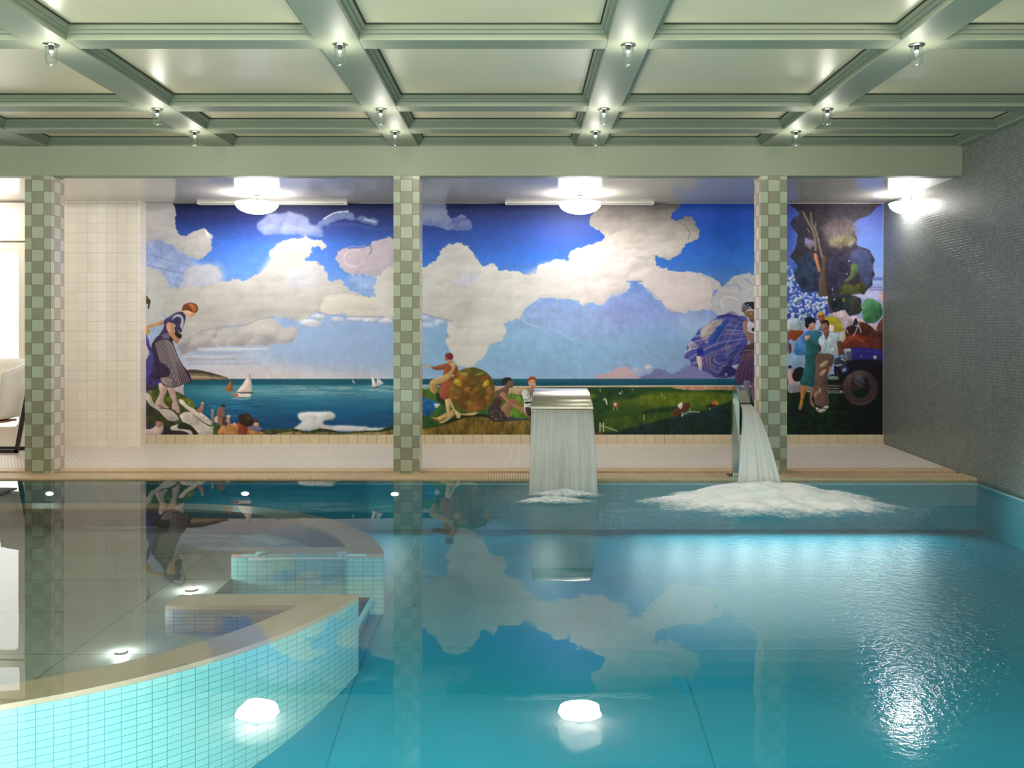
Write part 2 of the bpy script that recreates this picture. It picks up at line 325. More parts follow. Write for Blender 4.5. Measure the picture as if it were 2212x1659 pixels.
poly('b', [(1240,560),(1275,620),(1250,700),(1220,660)], (80,60,60))
poly('b', [(1150,560),(1110,580),(1105,640),(1150,660)], (196,186,190))
ell('b', 1320, 565, 32, 28, (206,178,150)); poly('b', [(1270,640),(1320,590),(1345,640),(1320,700),(1270,720)], (190,140,130))
poly('b', [(1260,660),(1290,640),(1300,690),(1260,715)], (70,52,80))
ell('b', 920, 360, 22, 20, (190,160,110)); poly('b', [(880,420),(910,380),(940,400),(930,460),(900,500),(850,490)], (172,116,90))
line('b', [(820,480),(880,440)], 18, (172,116,90)); ell('b', 1075, 475, 16, 22, (190,160,130))
poly('b', [(1055,500),(1095,500),(1100,580),(1110,650),(1060,640),(1050,560)], (132,120,110))
poly('b', [(1390,690),(1410,650),(1440,690),(1420,720)], (214,150,140))
for x in range(1830, 2200, 34):
    ell('b', x, 790-(x-1830)*.06+rng.uniform(-14,14), 22, 18, (58,70,34), tex=.3)
# ---- woman in the striped dress
poly('w', [(92,470),(130,452),(200,430),(300,400),(318,440),(240,462),(150,484),(92,494)], (196,148,112))
ell('w', 110, 530, 28, 38, (196,152,72))
poly('w', [(92,100),(130,140),(150,170),(130,260),(115,250),(118,200),(92,200)], (120,112,60), col2=(48,40,30))
poly('w', [(245,1150),(330,1150),(360,1180),(330,1270),(305,1340),(330,1400),(370,1440),(300,1445),(240,1440),(205,1390),(230,1330),(260,1260)], (206,178,172))
poly('w', [(350,1190),(430,1190),(450,1270),(465,1350),(490,1430),(500,1490),(470,1500),(430,1470),(400,1440),(410,1360),(380,1290)], (196,166,164))
line('w', [(240,1410),(270,1420),(310,1450)], 9, (70,40,66)); line('w', [(430,1465),(470,1520),(500,1580)], 12, (70,46,60))
skirt = [(200,640),(300,610),(400,640),(440,730),(480,830),(540,940),(600,1010),(640,1110),(630,1140),(560,1150),(500,1180),(430,1200),(350,1190),(290,1160),(265,1110),(220,1100),(160,1060),(190,960),(190,860),(160,720),(170,670)]
poly('w', skirt, (54,40,62))
NS = 18
top = np.array([(205,670),(260,640),(320,625),(370,640),(415,690)]); bot = np.array([(280,1120),(340,1180),(430,1195),(520,1165),(635,1120)])
mid = np.array([(260,880),(330,900),(400,900),(450,880),(500,880)])
for k in range(NS):
    u = (k+.3)/NS*4; i = min(int(u), 3); f = u-i
    a = top[i]*(1-f)+top[i+1]*f; b = mid[i]*(1-f)+mid[i+1]*f; c = bot[i]*(1-f)+bot[i+1]*f
    line('w', [a, (a+b)/2+(-4,0), b, (b+c)/2, c], 5, (206,192,186) if k < 13 else (180,160,170), .95, w2=7.5)
for k in range(7):
    line('w', [(270+k*22,1080+k*4),(300+k*14,1150+k*4)], 8, (214,198,196), .8)
poly('w', [(170,700),(215,780),(250,880),(330,930),(380,1000),(370,1060),(280,1080),(200,1090),(150,1060),(190,950),(190,850)], (52,40,70), al=.92)
for k in range(6):
    line('w', [(200+k*22,940+k*8),(180+k*34,1060)], 4, (120,106,130), .45)
poly('w', [(310,400),(380,350),(440,310),(520,295),(560,330),(570,360),(550,440),(530,520),(500,545),(460,500),(440,450),(400,430),(350,430),(330,560),(280,610),(200,640),(170,690),(200,620),(260,560),(310,470)], (58,50,92))
poly('w', [(270,560),(330,470),(400,560),(410,640),(300,620),(220,650)], (60,48,84))
for k in range(8):
    t = k/7
    line('w', [(400+t*30,400-t*60),(460+t*40,350-t*20),(520+t*20,380+t*10),(500+t*30,470+t*50)], 5, (206,200,214), .85)
for k in range(6):
    line('w', [(290+k*16,570-k*4),(300+k*18,612)], 6, (214,206,210), .85)
for k in range(5):
    line('w', [(330+k*18,420-k*16),(420+k*14,330-k*4)], 4, (120,112,160), .6)
poly('w', [(380,600),(420,560),(460,540),(520,570),(510,610),(450,640),(390,640)], (30,24,28))
poly('w', [(440,470),(480,540),(520,575),(505,610),(450,570)], (30,24,28))
poly('w', [(335,460),(370,420),(420,440),(435,480),(430,540),(455,590),(485,610),(490,640),(460,675),(430,650),(400,600),(360,540)], (206,154,124), col2=(184,126,100))
poly('w', [(540,290),(600,280),(610,320),(600,345),(560,325)], (206,160,130))
poly('w', [(600,290),(680,290),(688,320),(668,345),(645,350),(620,368),(600,350)], (214,164,134))
poly('w', [(525,250),(545,215),(590,192),(640,190),(690,205),(716,245),(710,290),(680,310),(640,300),(610,285),(560,280),(530,285)], (112,58,36))
poly('w', [(600,215),(650,205),(700,240),(700,285),(660,300),(630,270)], (176,98,48), soft=.6)
line('w', [(540,240),(580,220),(620,240),(640,290)], 7, (66,34,26))
# ---- middle bay ground
s_ = win(880, 1700, 823, 950); gcol = grad([(823,(12,86,116)),(829,(8,72,100)),(833.5,(12,80,96)),(834,(196,170,140)),(850,(190,160,128)),(852,(80,108,44)),(880,(70,100,36)),(940,(48,70,26))], YY[s_])
cv[s_] = gcol*(1+.06*N_STR[s_]+.05*N_SM[s_])[...,None]
line('p', [(880,834),(1110,834.5),(1400,833),(1650,833)], 1.6, (226,214,200))
poly('m', [(60,770),(300,740),(420,780),(480,900),(470,1000),(300,940),(160,900),(60,900)], (66,96,36), tex=.25)
poly('m', [(60,720),(240,720),(200,790),(60,780)], (160,186,196))
poly('m', [(40,930),(200,960),(340,1010),(430,1060),(420,1120),(300,1200),(180,1250),(40,1260)], (24,92,146), tex=.2)
poly('m', [(310,1040),(380,1040),(435,1080),(420,1120),(360,1130),(315,1090)], (196,186,206))
poly('m', [(330,860),(420,880),(470,1000),(480,1180),(420,1040),(340,980)], (30,52,26))
poly('m', [(40,1240),(200,1250),(430,1040),(520,1150),(900,1160),(1260,1160),(1300,1280),(900,1260),(500,1400),(100,1480),(40,1500)], (44,84,36), tex=.25)
poly('m', [(480,1400),(560,1320),(700,1250),(900,1210),(1160,1220),(1240,1270),(1000,1260),(800,1290),(600,1360)], (26,30,22))
poly('m', [(1240,1290),(1600,1250),(1960,1280),(1960,1360),(1500,1340)], (52,62,74))
poly('m', [(1560,890),(1700,880),(1800,940),(1960,1000),(1960,1260),(1600,1250)], (88,126,40), tex=.2)
grass = [(40,1500),(300,1440),(500,1390),(760,1300),(960,1260),(1180,1270),(1400,1340),(1700,1330),(2000,1310),(2600,1300),(2600,1700),(40,1700)]
poly('m', grass, (122,98,38), tex=.3, col2=(92,76,30), tn=N_VERT)
for k in range(620):
    x = rng.uniform(40, 2100); y0 = np.interp(x, [40,300,500,760,960,1180,1400,1700,2000,2100], [1500,1450,1400,1310,1270,1280,1345,1335,1320,1320])
    y = rng.uniform(y0+20, 1590); h = rng.uniform(40, 130)
    col = [(66,58,24),(150,122,48),(174,142,60),(84,84,34),(126,74,36)][rng.randint(5)]
    line('m', [(x,y),(x+rng.uniform(-14,14),max(y-h,y0))], rng.uniform(5,11), col, .5, sm=False)
poly('m', [(60,1500),(250,1500),(350,1600),(60,1620)], (166,134,52), soft=2, al=.6, tex=.2)
# dancing woman in russet with scarf
poly('m', [(490,950),(560,950),(570,1080),(550,1190),(515,1200),(500,1080)], (214,182,130))
poly('m', [(560,950),(600,1010),(640,1110),(700,1170),(800,1210),(940,1190),(1040,1185),(980,1230),(860,1240),(760,1230),(740,1280),(690,1280),(640,1170),(590,1090)], (206,176,124))
poly('m', [(620,1140),(560,1170),(450,1220),(330,1280),(250,1260),(300,1320),(380,1330),(500,1270),(620,1200)], (206,172,120))
poly('m', [(630,1180),(560,1230),(480,1300),(380,1360),(430,1370),(520,1330),(640,1230)], (190,156,106))
poly('m', [(255,1260),(300,1290),(370,1300),(350,1335),(290,1310)], (150,72,46))
line('m', [(600,1110),(680,1150),(760,1210),(800,1240)], 9, (110,82,52), .8)
line('m', [(420,1240),(520,1210),(640,1150)], 7, (120,92,58), .8)
poly('m', [(470,370),(520,350),(600,340),(680,390),(710,470),(700,560),(620,620),(580,700),(550,800),(550,940),(480,960),(400,930),(400,820),(410,720),(440,580),(460,480)], (150,80,52), col2=(128,64,42))
poly('m', [(400,750),(480,700),(560,680),(550,940),(410,930)], (158,82,62), soft=1, al=.8)
poly('m', [(260,430),(330,400),(470,370),(480,450),(360,470),(300,460)], (146,80,54))
poly('m', [(250,390),(280,400),(300,440),(260,440)], (110,116,96))
for q in ([(250,400),(200,395),(150,405)],[(250,410),(190,380),(140,390)],[(245,420),(180,420),(130,450)]):
    line('m', q, 13, (206,160,118), 1, w2=9)
poly('m', [(510,310),(560,290),(620,330),(660,380),(640,470),(600,560),(500,650),(400,700),(310,740),(240,760),(220,690),(260,640),(360,600),(470,550),(560,490),(600,420),(560,370)], (204,172,112), col2=(180,144,88))
poly('m', [(240,690),(300,700),(350,780),(320,860),(290,870),(230,800)], (196,164,100), col2=(170,136,76))
for q in ([(300,720),(420,660),(540,580),(620,470)],[(270,660),(400,620),(500,570),(600,460)],[(260,740),(300,790),(310,850)]):
    line('m', q, 6, (120,104,66), .7)
poly('m', [(600,560),(650,550),(640,580),(610,580)], (226,216,206))
poly('m', [(480,240),(500,190),(560,172),(610,195),(626,250),(600,290),(550,310),(510,300)], (118,30,34))
poly('m', [(478,250),(510,250),(530,290),(515,315),(485,300)], (170,104,84))
poly('m', [(520,300),(580,290),(620,340),(540,350)], (196,150,110))
# faceted parasol seen from behind
cx0, cy0 = 940, 800
ell('m', cx0, cy0, 395, 378, (108,84,30), tex=.22, col2=(128,82,34))
facets = [((725,530),(790,500),(890,550),(860,570),(760,540),(150,156,70)),((985,570),(1080,510),(1160,495),(1140,540),(1040,560),(150,156,70)),
 ((630,670),(680,610),(760,660),(740,745),(690,720),(190,182,42)),((1120,720),(1200,620),(1245,670),(1200,730),(1140,750),(190,182,42)),
 ((690,590),(780,560),(780,640),(700,610),(700,600),(156,104,30)),((1120,590),(1200,570),(1210,610),(1140,660),(1100,640),(164,88,32)),
 ((820,780),(920,760),(940,800),(880,850),(830,830),(150,104,46)),((940,790),(1040,770),(1060,830),(1000,840),(960,810),(150,104,46)),
 ((640,920),(720,900),(700,980),(660,960),(640,940),(150,112,40)),((1150,910),(1230,900),(1240,970),(1180,960),(1160,930),(150,112,40)),
 ((890,970),(920,1050),(870,1060),(870,1040),(880,1000),(164,128,56)),((860,1080),(940,1080),(960,1180),(850,1180),(850,1100),(130,96,34)),
 ((600,760),(700,780),(720,880),(600,860),(580,800),(116,96,44)),((1200,760),(1290,740),(1310,860),(1220,860),(1190,800),(136,96,60)),
 ((720,480),(940,430),(1170,490),(1050,500),(820,500),(82,94,46)),((800,640),(940,560),(1080,640),(1040,740),(840,740),(104,76,28)),
 ((780,900),(900,830),(880,960),(780,980),(760,940),(100,66,26)),((960,860),(1100,900),(1100,1000),(980,1000),(950,930),(110,74,30)),
 ((1000,1080),(1150,1060),(1120,1140),(1000,1180),(980,1120),(130,80,50)),((680,1000),(800,1010),(820,1120),(720,1090),(680,1040),(104,70,26))]
for f in facets:
    poly('m', list(f[:5]), f[5], sm=2, soft=.5, al=.85, tex=.12)
for a in np.linspace(0, 2*np.pi, 15)[:-1]:
    line('m', [(cx0,cy0),(cx0+380*np.cos(a),cy0+365*np.sin(a))], 5, (74,54,22), .4)
ell('m', 935, 802, 16, 10, (46,32,20))
# sitting man
poly('m', [(1330,840),(1420,790),(1480,760),(1560,770),(1560,850),(1500,900),(1440,960),(1380,1000),(1330,940)], (110,84,74), col2=(92,68,62))
poly('m', [(1300,1000),(1340,940),(1420,950),(1440,1040),(1380,1100),(1290,1090)], (70,44,48))
poly('m', [(1215,1160),(1260,1070),(1360,1060),(1440,1120),(1500,1200),(1560,1290),(1540,1340),(1300,1340),(1230,1260)], (70,52,56), col2=(52,38,44))
for k in range(46):
    x, y = rng.uniform(1250,1540), rng.uniform(1160,1335)
    line('m', [(x,y),(x+rng.uniform(-34,34),y+rng.uniform(-22,22))], 6, (176,160,164), .75, sm=False)
poly('m', [(1430,1120),(1500,1030),(1580,970),(1680,960),(1740,1030),(1640,1070),(1600,1180),(1560,1280),(1500,1200)], (130,100,84), col2=(148,116,86))
poly('m', [(1410,880),(1450,845),(1500,850),(1530,910),(1620,1000),(1760,1080),(1860,1170),(1930,1250),(1930,1300),(1860,1240),(1720,1130),(1600,1070),(1480,960)], (172,122,96), col2=(150,98,78))
line('m', [(1420,880),(1520,970),(1640,1060),(1780,1170)], 10, (206,166,136), .6)
line('m', [(1640,980),(1760,1050),(1840,1130)], 24, (176,96,66), .7)
poly('m', [(1450,670),(1480,610),(1560,590),(1620,630),(1645,700),(1640,760),(1590,770),(1540,800),(1480,790),(1500,740)], (120,90,80))
poly('m', [(1440,690),(1460,620),(1520,590),(1600,600),(1625,640),(1560,650),(1540,690),(1500,720),(1460,720)], (34,28,34))
# sitting woman in black and white
poly('m', [(1900,640),(1940,610),(2000,610),(2030,660),(2030,740),(1990,790),(1940,770),(1905,700)], (212,166,146))
poly('m', [(1890,640),(1905,595),(1960,575),(2020,590),(2040,650),(2030,700),(2005,640),(1950,630),(1905,660)], (150,76,46))
line('m', [(1920,672),(1945,668)], 9, (60,40,46)); line('m', [(1985,680),(2015,678)], 9, (60,40,46)); line('m', [(1945,738),(1985,740)], 9, (166,60,60))
line('m', [(1962,680),(1958,715)], 5, (180,126,110), .7)
poly('m', [(1920,760),(2020,760),(2030,830),(1960,850),(1920,810)], (190,140,118))
poly('m', [(1790,830),(1880,800),(1960,870),(2020,830),(2130,830),(2130,1200),(1860,1200),(1830,1000),(1800,900)], (222,220,230))
line('m', [(1890,800),(1950,880),(1990,900)], 10, (36,34,60)); line('m', [(1880,830),(1940,900),(1990,930)], 6, (36,34,60))
for k in range(34):
    x, y = rng.uniform(1830,2100), rng.uniform(840,1190)
    line('m', [(x,y),(x+rng.uniform(-16,16),y+rng.uniform(-24,24)),(x+rng.uniform(-22,22),y+rng.uniform(-24,24))], 8, (30,28,56), .9)
poly('m', [(1835,1010),(1960,1000),(1960,1030),(1845,1040)], (24,22,40), sm=0)
line('m', [(1750,850),(1790,835)], 12, (60,46,60)); line('m', [(2030,790),(2130,812)], 12, (70,50,60))
poly('m', [(1850,1100),(1960,1110),(2100,1120),(2100,1290),(1900,1240)], (70,44,60), tex=.4)
# ---- golf / race meadow
s_ = win(1130, 1700, 836, 950)
f_ = grad([(836,(30,66,34)),(848,(44,80,32)),(862,(78,100,26)),(880,(60,88,26)),(900,(34,66,28)),(925,(26,56,30)),(940,(20,40,30))], YY[s_])
k_ = np.clip((XX[s_]-1130)/60, 0, 1)[...,None]
cv[s_] = cv[s_]*(1-k_)+f_*k_*(1+.12*N_STR[s_]+.1*N_WID[s_])[...,None]
poly('g', [(0,250),(100,200),(400,170),(700,220),(600,300),(300,330),(300,460),(100,520),(60,340)], (30,62,32), soft=3, tex=.2, warp=2)
poly('g', [(560,330),(700,250),(1100,215),(1500,220),(1880,250),(1880,330),(1600,370),(1300,400),(900,420),(700,400)], (86,104,24), soft=3, tex=.15, warp=2)
poly('g', [(700,470),(900,420),(1150,400),(1250,440),(1000,480),(760,510)], (24,58,30), soft=2, tex=.2)
poly('g', [(160,580),(400,530),(700,500),(1080,480),(1150,540),(800,610),(400,720),(160,720)], (58,84,28), soft=2, tex=.2)
poly('g', [(1000,160),(1300,185),(1880,180),(1880,240),(1400,200),(900,200)], (32,74,34), soft=1.5, tex=.2)
poly('g', [(380,720),(700,640),(1000,560),(1250,500),(1500,450),(1750,370),(1900,310),(2260,300),(2260,800),(300,800)], (18,46,36), soft=1.2, tex=.25, col2=(20,38,44))
poly('g', [(-100,250),(0,240),(100,250),(60,300),(-100,320)], (92,110,30), soft=2)
poly('g', [(1060,150),(1300,140),(1700,150),(2000,150),(2000,190),(1700,190),(1300,190)], (190,140,116), warp=1)
for k in range(90):
    x = rng.uniform(1200, 1900); line('g', [(x,150+rng.uniform(0,38)),(x+10,152+rng.uniform(0,38))], 7, [(196,90,66),(226,206,180),(206,120,96),(120,90,80)][rng.randint(4)], .8, sm=False)
for x in np.arange(0, 1000, 16): line('g', [(x,150),(x+3,144+rng.uniform(-6,6))], 4, (206,206,190), .7, sm=False)
def wee(x, y, h, w, c, a=.95): poly('g', [(x-w/2,y-h/2),(x+w/2,y-h/2),(x+w*.4,y+h/2),(x-w*.4,y+h/2)], c, sm=2, al=a)
for x, y, h, w, c in ((152,195,34,9,(190,190,170)),(435,218,34,9,(196,196,180)),(408,236,20,26,(206,206,190)),(568,188,20,10,(200,200,180)),(946,255,34,9,(170,160,130)),(985,288,10,30,(150,150,120)),(716,548,60,9,(206,206,196)),(1306,445,30,9,(206,206,196))):
    wee(x, y, h, w, c)
ell('g', 212, 295, 10, 12, (190,160,140)); poly('g', [(195,310),(230,310),(245,370),(235,390),(222,340),(215,330)], (206,206,196)); line('g', [(180,322),(215,318)], 7, (190,170,150)); line('g', [(232,385),(240,405)], 6, (30,30,30))
poly('g', [(325,360),(370,355),(410,340),(400,390),(370,420),(330,410)], (120,66,44)); ell('g', 348, 378, 22, 22, (206,176,160)); line('g', [(330,410),(322,450)], 6, (196,190,170)); line('g', [(368,410),(378,450)], 6, (196,190,170))
poly('g', [(1180,380),(1250,355),(1310,370),(1290,440),(1230,470),(1180,500),(1130,530),(1080,520),(1110,440)], (112,54,34), col2=(92,46,30)); poly('g', [(1150,390),(1200,350),(1215,390),(1190,440),(1170,420)], (214,206,196))
line('g', [(1200,525),(1260,490),(1320,470),(1430,478)], 10, (206,204,196), .9); line('g', [(1210,480),(1205,530)], 12, (206,204,196))
poly('g', [(1590,345),(1640,330),(1670,360),(1660,390),(1600,390)], (196,124,40)); poly('g', [(1510,410),(1560,370),(1640,380),(1660,390),(1600,410),(1560,440),(1530,420)], (48,34,26)); ell('g', 1615, 350, 14, 10, (120,40,40))
ell('g', 1565, 430, 14, 12, (120,140,110))
for x in (150,194): line('g', [(x,615),(x,745 if x == 150 else 725)], 14, (206,196,180), sm=False)
line('g', [(150,655),(190,655),(370,718)], 9, (206,196,180), sm=False); line('g', [(165,635),(195,630)], 6, (206,196,180))
poly('g', [(80,790),(110,730),(160,735),(220,790)], (110,60,36), soft=1)
# ---- woman with billowing cape
poly('d', [(640,380),(760,365),(900,370),(1040,385),(1110,440),(1040,520),(1060,640),(1100,760),(1080,860),(1030,960),(1010,1060),(960,1120),(860,1160),(930,1220),(910,1300),(820,1335),(700,1345),(580,1320),(510,1270),(400,1230),(380,1210),(350,1180),(240,1150),(200,1060),(120,1030),(140,940),(200,890),(150,900),(190,800),(280,700),(340,600),(420,540),(520,480),(600,420)], (82,78,152), col2=(56,62,140))
poly('d', [(600,430),(700,420),(760,430),(660,540),(560,660),(500,730),(480,800),(420,780),(380,700),(350,610),(430,540),(520,480)], (176,168,180), col2=(196,176,150))
poly('d', [(500,730),(570,650),(680,520),(800,430),(860,420),(800,560),(720,680),(640,800),(540,830),(500,800)], (48,78,164), col2=(30,72,150))
poly('d', [(760,480),(900,400),(1040,400),(1100,450),(980,520),(900,600),(820,720),(740,760)], (110,98,160), col2=(92,80,140))
edge = bez_pts = [(760,372),(640,395),(520,480),(420,545),(340,600),(285,690),(195,790),(150,890),(130,1000),(200,1060),(245,1150),(350,1180),(400,1230),(510,1270),(600,1315),(700,1335),(830,1330),(920,1290)]
for k in range(34):
    u = k/33*(len(edge)-1); q0 = edge[min(int(u), len(edge)-2)]; q1 = edge[min(int(u)+1, len(edge)-1)]; f = u-int(u) if int(u) < len(edge)-1 else 1
    ex, ey = q0[0]*(1-f)+q1[0]*f, q0[1]*(1-f)+q1[1]*f
    sx, sy = 1060+rng.uniform(-30,20), 440+k*17
    mx_, my_ = ex*.5+sx*.5+rng.uniform(-30,30), ey*.5+sy*.5-60+rng.uniform(-50,30)
    col = [(52,58,140),(112,104,166),(70,84,170),(44,46,112),(140,132,184),(84,76,140),(40,74,160)][rng.randint(7)]
    line('d', [(sx,sy),(mx_,my_),(ex*.97+sx*.03,ey*.97+sy*.03)], rng.uniform(8,20), col, .8, w2=rng.uniform(26,52))
poly('d', [(600,430),(700,420),(740,440),(640,540),(540,660),(490,720),(440,740),(380,700),(360,620),(430,540),(520,480)], (176,168,178), warp=3, soft=1.2, al=.75, col2=(192,176,156))
poly('d', [(500,740),(570,660),(680,540),(790,450),(840,440),(780,570),(700,690),(620,790),(540,830)], (44,76,164), warp=3, soft=1.5, al=.85, col2=(34,66,150))
for q, w_, c_ in (([(640,420),(520,520),(420,640),(380,720)],8,(206,196,206)),([(700,440),(580,540),(500,650)],7,(150,140,170)),([(880,420),(760,560),(660,720),(600,850)],9,(150,142,196)),([(980,460),(880,620),(800,780),(700,930)],8,(160,150,196)),([(1050,600),(980,760),(860,920),(740,1040)],9,(146,140,200)),([(1080,760),(1000,900),(880,1040)],8,(120,116,180))):
    line('d', q, w_, c_, .8, w2=w_*1.6)
poly('d', [(130,940),(190,890),(180,820),(230,780),(300,810),(340,870),(230,910),(150,960)], (150,142,176)); line('d', [(180,900),(220,890),(190,830),(240,770)], 10, (220,214,222)); line('d', [(140,980),(150,930),(250,890),(340,880)], 8, (206,200,214))
poly('d', [(310,1010),(370,1005),(395,1120),(390,1215),(360,1220),(330,1130)], (214,190,180))
poly('d', [(320,890),(400,880),(420,960),(360,1000),(320,990)], (32,34,140))
poly('d', [(420,1000),(520,980),(600,1080),(620,1200),(600,1270),(500,1240),(430,1200),(410,1100)], (96,84,140), col2=(78,68,120))
for k in range(6):
    t = k/5
    line('d', [(430+t*150,1010-t*10),(440+t*130,1100),(500+t*80,1200+t*10),(600+t*20,1250)], 10, (150,140,186) if k % 2 else (60,52,108), .8)
for r0, cl in ((100,(128,116,166)),(72,(62,56,112)),(46,(150,140,184))):
    t = np.linspace(.6, 3.6, 10); line('d', [(660+r0*1.5*np.cos(a), 1060+r0*1.2*np.sin(a)) for a in t], 14, cl, .75, w2=24)
poly('d', [(760,960),(770,880),(820,840),(880,860),(860,920),(800,1000)], (140,124,172), warp=2, soft=1.5, al=.7)
for q in ([(600,1000),(700,960),(780,980),(800,1040)],[(640,1130),(740,1150),(720,1220)],[(860,1130),(940,1060),(990,990)],[(880,1060),(940,1000),(980,920)]):
    line('d', q, 16, (132,124,180), .7)
poly('d', [(720,1170),(850,1160),(930,1220),(900,1300),(780,1330),(620,1330),(560,1290),(700,1260)], (44,42,100), col2=(58,52,110)); ell('d', 770, 1290, 20, 30, (150,140,180))
line('d', [(510,1270),(620,1310),(750,1320),(900,1300)], 12, (110,96,150), .6)
poly('d', [(860,1165),(960,1130),(940,1200),(915,1200)], (186,182,206))
poly('d', [(1030,480),(1100,450),(1150,520),(1190,620),(1260,660),(1260,830),(1150,800),(1080,700),(1040,600)], (160,122,112), col2=(130,96,92))
poly('d', [(1110,470),(1200,480),(1260,500),(1260,680),(1180,640),(1110,600)], (196,186,206)); line('d', [(1100,600),(1160,640),(1200,620)], 10, (220,210,220))
ell('d', 1190, 590, 24, 30, (30,24,40))
poly('d', [(1100,830),(1260,810),(1280,960),(1040,960)], (72,50,66)); line('d', [(1040,920),(1120,915),(1200,930)], 8, (170,150,160))
poly('d', [(1040,960),(1280,950),(1290,1080),(1030,1080)], (96,70,80))
poly('d', [(1030,1060),(1300,1050),(1320,1420),(1180,1440),(1040,1400),(960,1440),(900,1380),(930,1220)], (86,58,98), col2=(66,44,84))
for k in range(11):
    line('d', [(1050+k*20,1070),(1000+k*28,1220),(960+k*32,1400)], 9, (112,82,122) if k % 2 else (54,34,70), .75)
poly('d', [(1050,1390),(1150,1400),(1130,1480),(1140,1700),(1080,1700),(1050,1540)], (128,104,140)); poly('d', [(1160,1430),(1240,1430),(1230,1700),(1180,1700)], (100,80,110))
poly('d', [(1050,320),(1110,300),(1200,300),(1260,330),(1260,480),(1150,470),(1120,410),(1070,380)], (110,78,66), col2=(130,92,74))
poly('d', [(1020,290),(1040,190),(1110,160),(1200,160),(1260,190),(1260,310),(1170,270),(1100,280),(1040,320)], (34,32,54)); poly('d', [(1030,180),(1090,220),(1180,270),(1100,270),(1030,310),(1010,290)], (112,104,128))
for x, y in ((1108,208),(1150,240),(1130,250)): ell('d', x, y, 9, 9, (190,186,206))
ell('d', 1155, 342, 10, 10, (214,200,190)); line('d', [(1090,420),(1110,430),(1120,410)], 10, (220,206,214))
# ---- far right bay: blue sky, tree, motorcar
s_ = win(1690, 1906, 440, 760)
cv[s_] = grad([(440,(70,84,160)),(480,(84,104,190)),(560,(116,150,226)),(600,(146,168,228)),(640,(150,160,222)),(700,(170,170,226))], YY[s_])*(1+.05*N_WID[s_])[...,None]
lf = np.clip((1724-XX[s_])/16, 0, 1)[...,None]; cv[s_] = cv[s_]*(1-lf*.6)+lf*.6*c3((48,70,170))
for y, w, c in ((1060,40,(92,108,186)),(1110,18,(176,186,230)),(1150,16,(150,164,220)),(1190,50,(104,108,176)),(1185,12,(190,196,232))):
    line('t', [(1130,y),(1400,y)], w, c, .85)
poly('t', [(900,1240),(1060,1210),(1400,1230),(1400,1330),(1000,1330)], (186,184,228), soft=2)
poly('t', [(1240,1280),(1300,1220),(1400,1200),(1400,1660),(1280,1660),(1290,1450)], (206,170,190), warp=3, tex=.1)
tree = [(120,40),(1215,40),(1200,130),(1100,220),(1000,250),(900,320),(905,400),(915,480),(955,540),(945,620),(1040,660),(1120,720),(1165,820),(1150,930),(1175,1010),(1140,1060),(1145,1150),(1060,1220),(1040,1260),(960,1240),(900,1262),(820,1290),(640,1330),(440,1300),(420,1240),(300,1240),(200,1220),(110,1100),(110,1000),(140,880),(90,810),(62,760),(120,680),(140,560),(150,490),(100,400),(68,330),(110,260),(190,200)]
poly('t', tree, (56,48,60), warp=2, tex=.22, col2=(44,40,56))
poly('t', [(120,820),(400,760),(440,1000),(420,1240),(200,1220),(120,1060)], (40,56,86), soft=4, warp=3, tex=.3, al=.85)
poly('t', [(560,300),(880,280),(920,520),(860,620),(600,620),(520,450)], (112,96,98), soft=6, warp=4, tex=.2, al=.8)
poly('t', [(580,560),(700,500),(900,520),(940,590),(800,640),(640,630)], (138,130,98), soft=3, warp=4, tex=.25, al=.8)
poly('t', [(880,700),(1040,680),(1150,820),(1130,1000),(1100,1150),(980,1160),(960,1000),(860,900)], (62,72,112), soft=3, warp=3, tex=.2, al=.9)
poly('t', [(860,880),(950,870),(950,960),(900,1050),(800,1110),(770,1100),(850,1000)], (88,112,72), soft=1, warp=2, tex=.15)
poly('t', [(710,1190),(800,1130),(920,1150),(1000,1100),(1060,1170),(1000,1240),(860,1270),(740,1260)], (86,88,44), soft=1.5, warp=2, tex=.3, col2=(62,72,40))
poly('t', [(560,850),(700,700),(840,760),(830,980),(740,1130),(620,1220),(560,1100)], (50,48,78), soft=3, warp=3, tex=.35, al=.85)
for k in range(190):
    x, y = rng.uniform(130,1120), rng.uniform(120,1230)
    ell('t', x, y, rng.uniform(5,14), rng.uniform(4,11), [(30,28,40),(80,76,96),(66,70,60),(96,90,110),(60,80,110)][rng.randint(5)], al=.5)
poly('t', [(560,1240),(800,1270),(960,1290),(1010,1380),(1000,1500),(860,1540),(700,1520),(600,1500)], (34,44,64), warp=2, tex=.35, col2=(50,54,44))
ell('t', 768, 1340, 24, 30, (112,112,56)); ell('t', 920, 1380, 60, 50, (66,58,46), al=.7)
for x, y in ((838,825),(808,995),(645,1335),(440,545),(620,1200),(360,1440)): ell('t', x, y, 9, 12, (206,206,240), al=.8)
poly('t', [(1020,1400),(1050,1330),(1130,1310),(1210,1350),(1270,1420),(1270,1560),(1180,1640),(1060,1640),(1020,1540)], (66,128,78), warp=2, tex=.2, col2=(92,138,108))
line('t', [(1150,1420),(1160,1640)], 50, (84,110,120), .45)
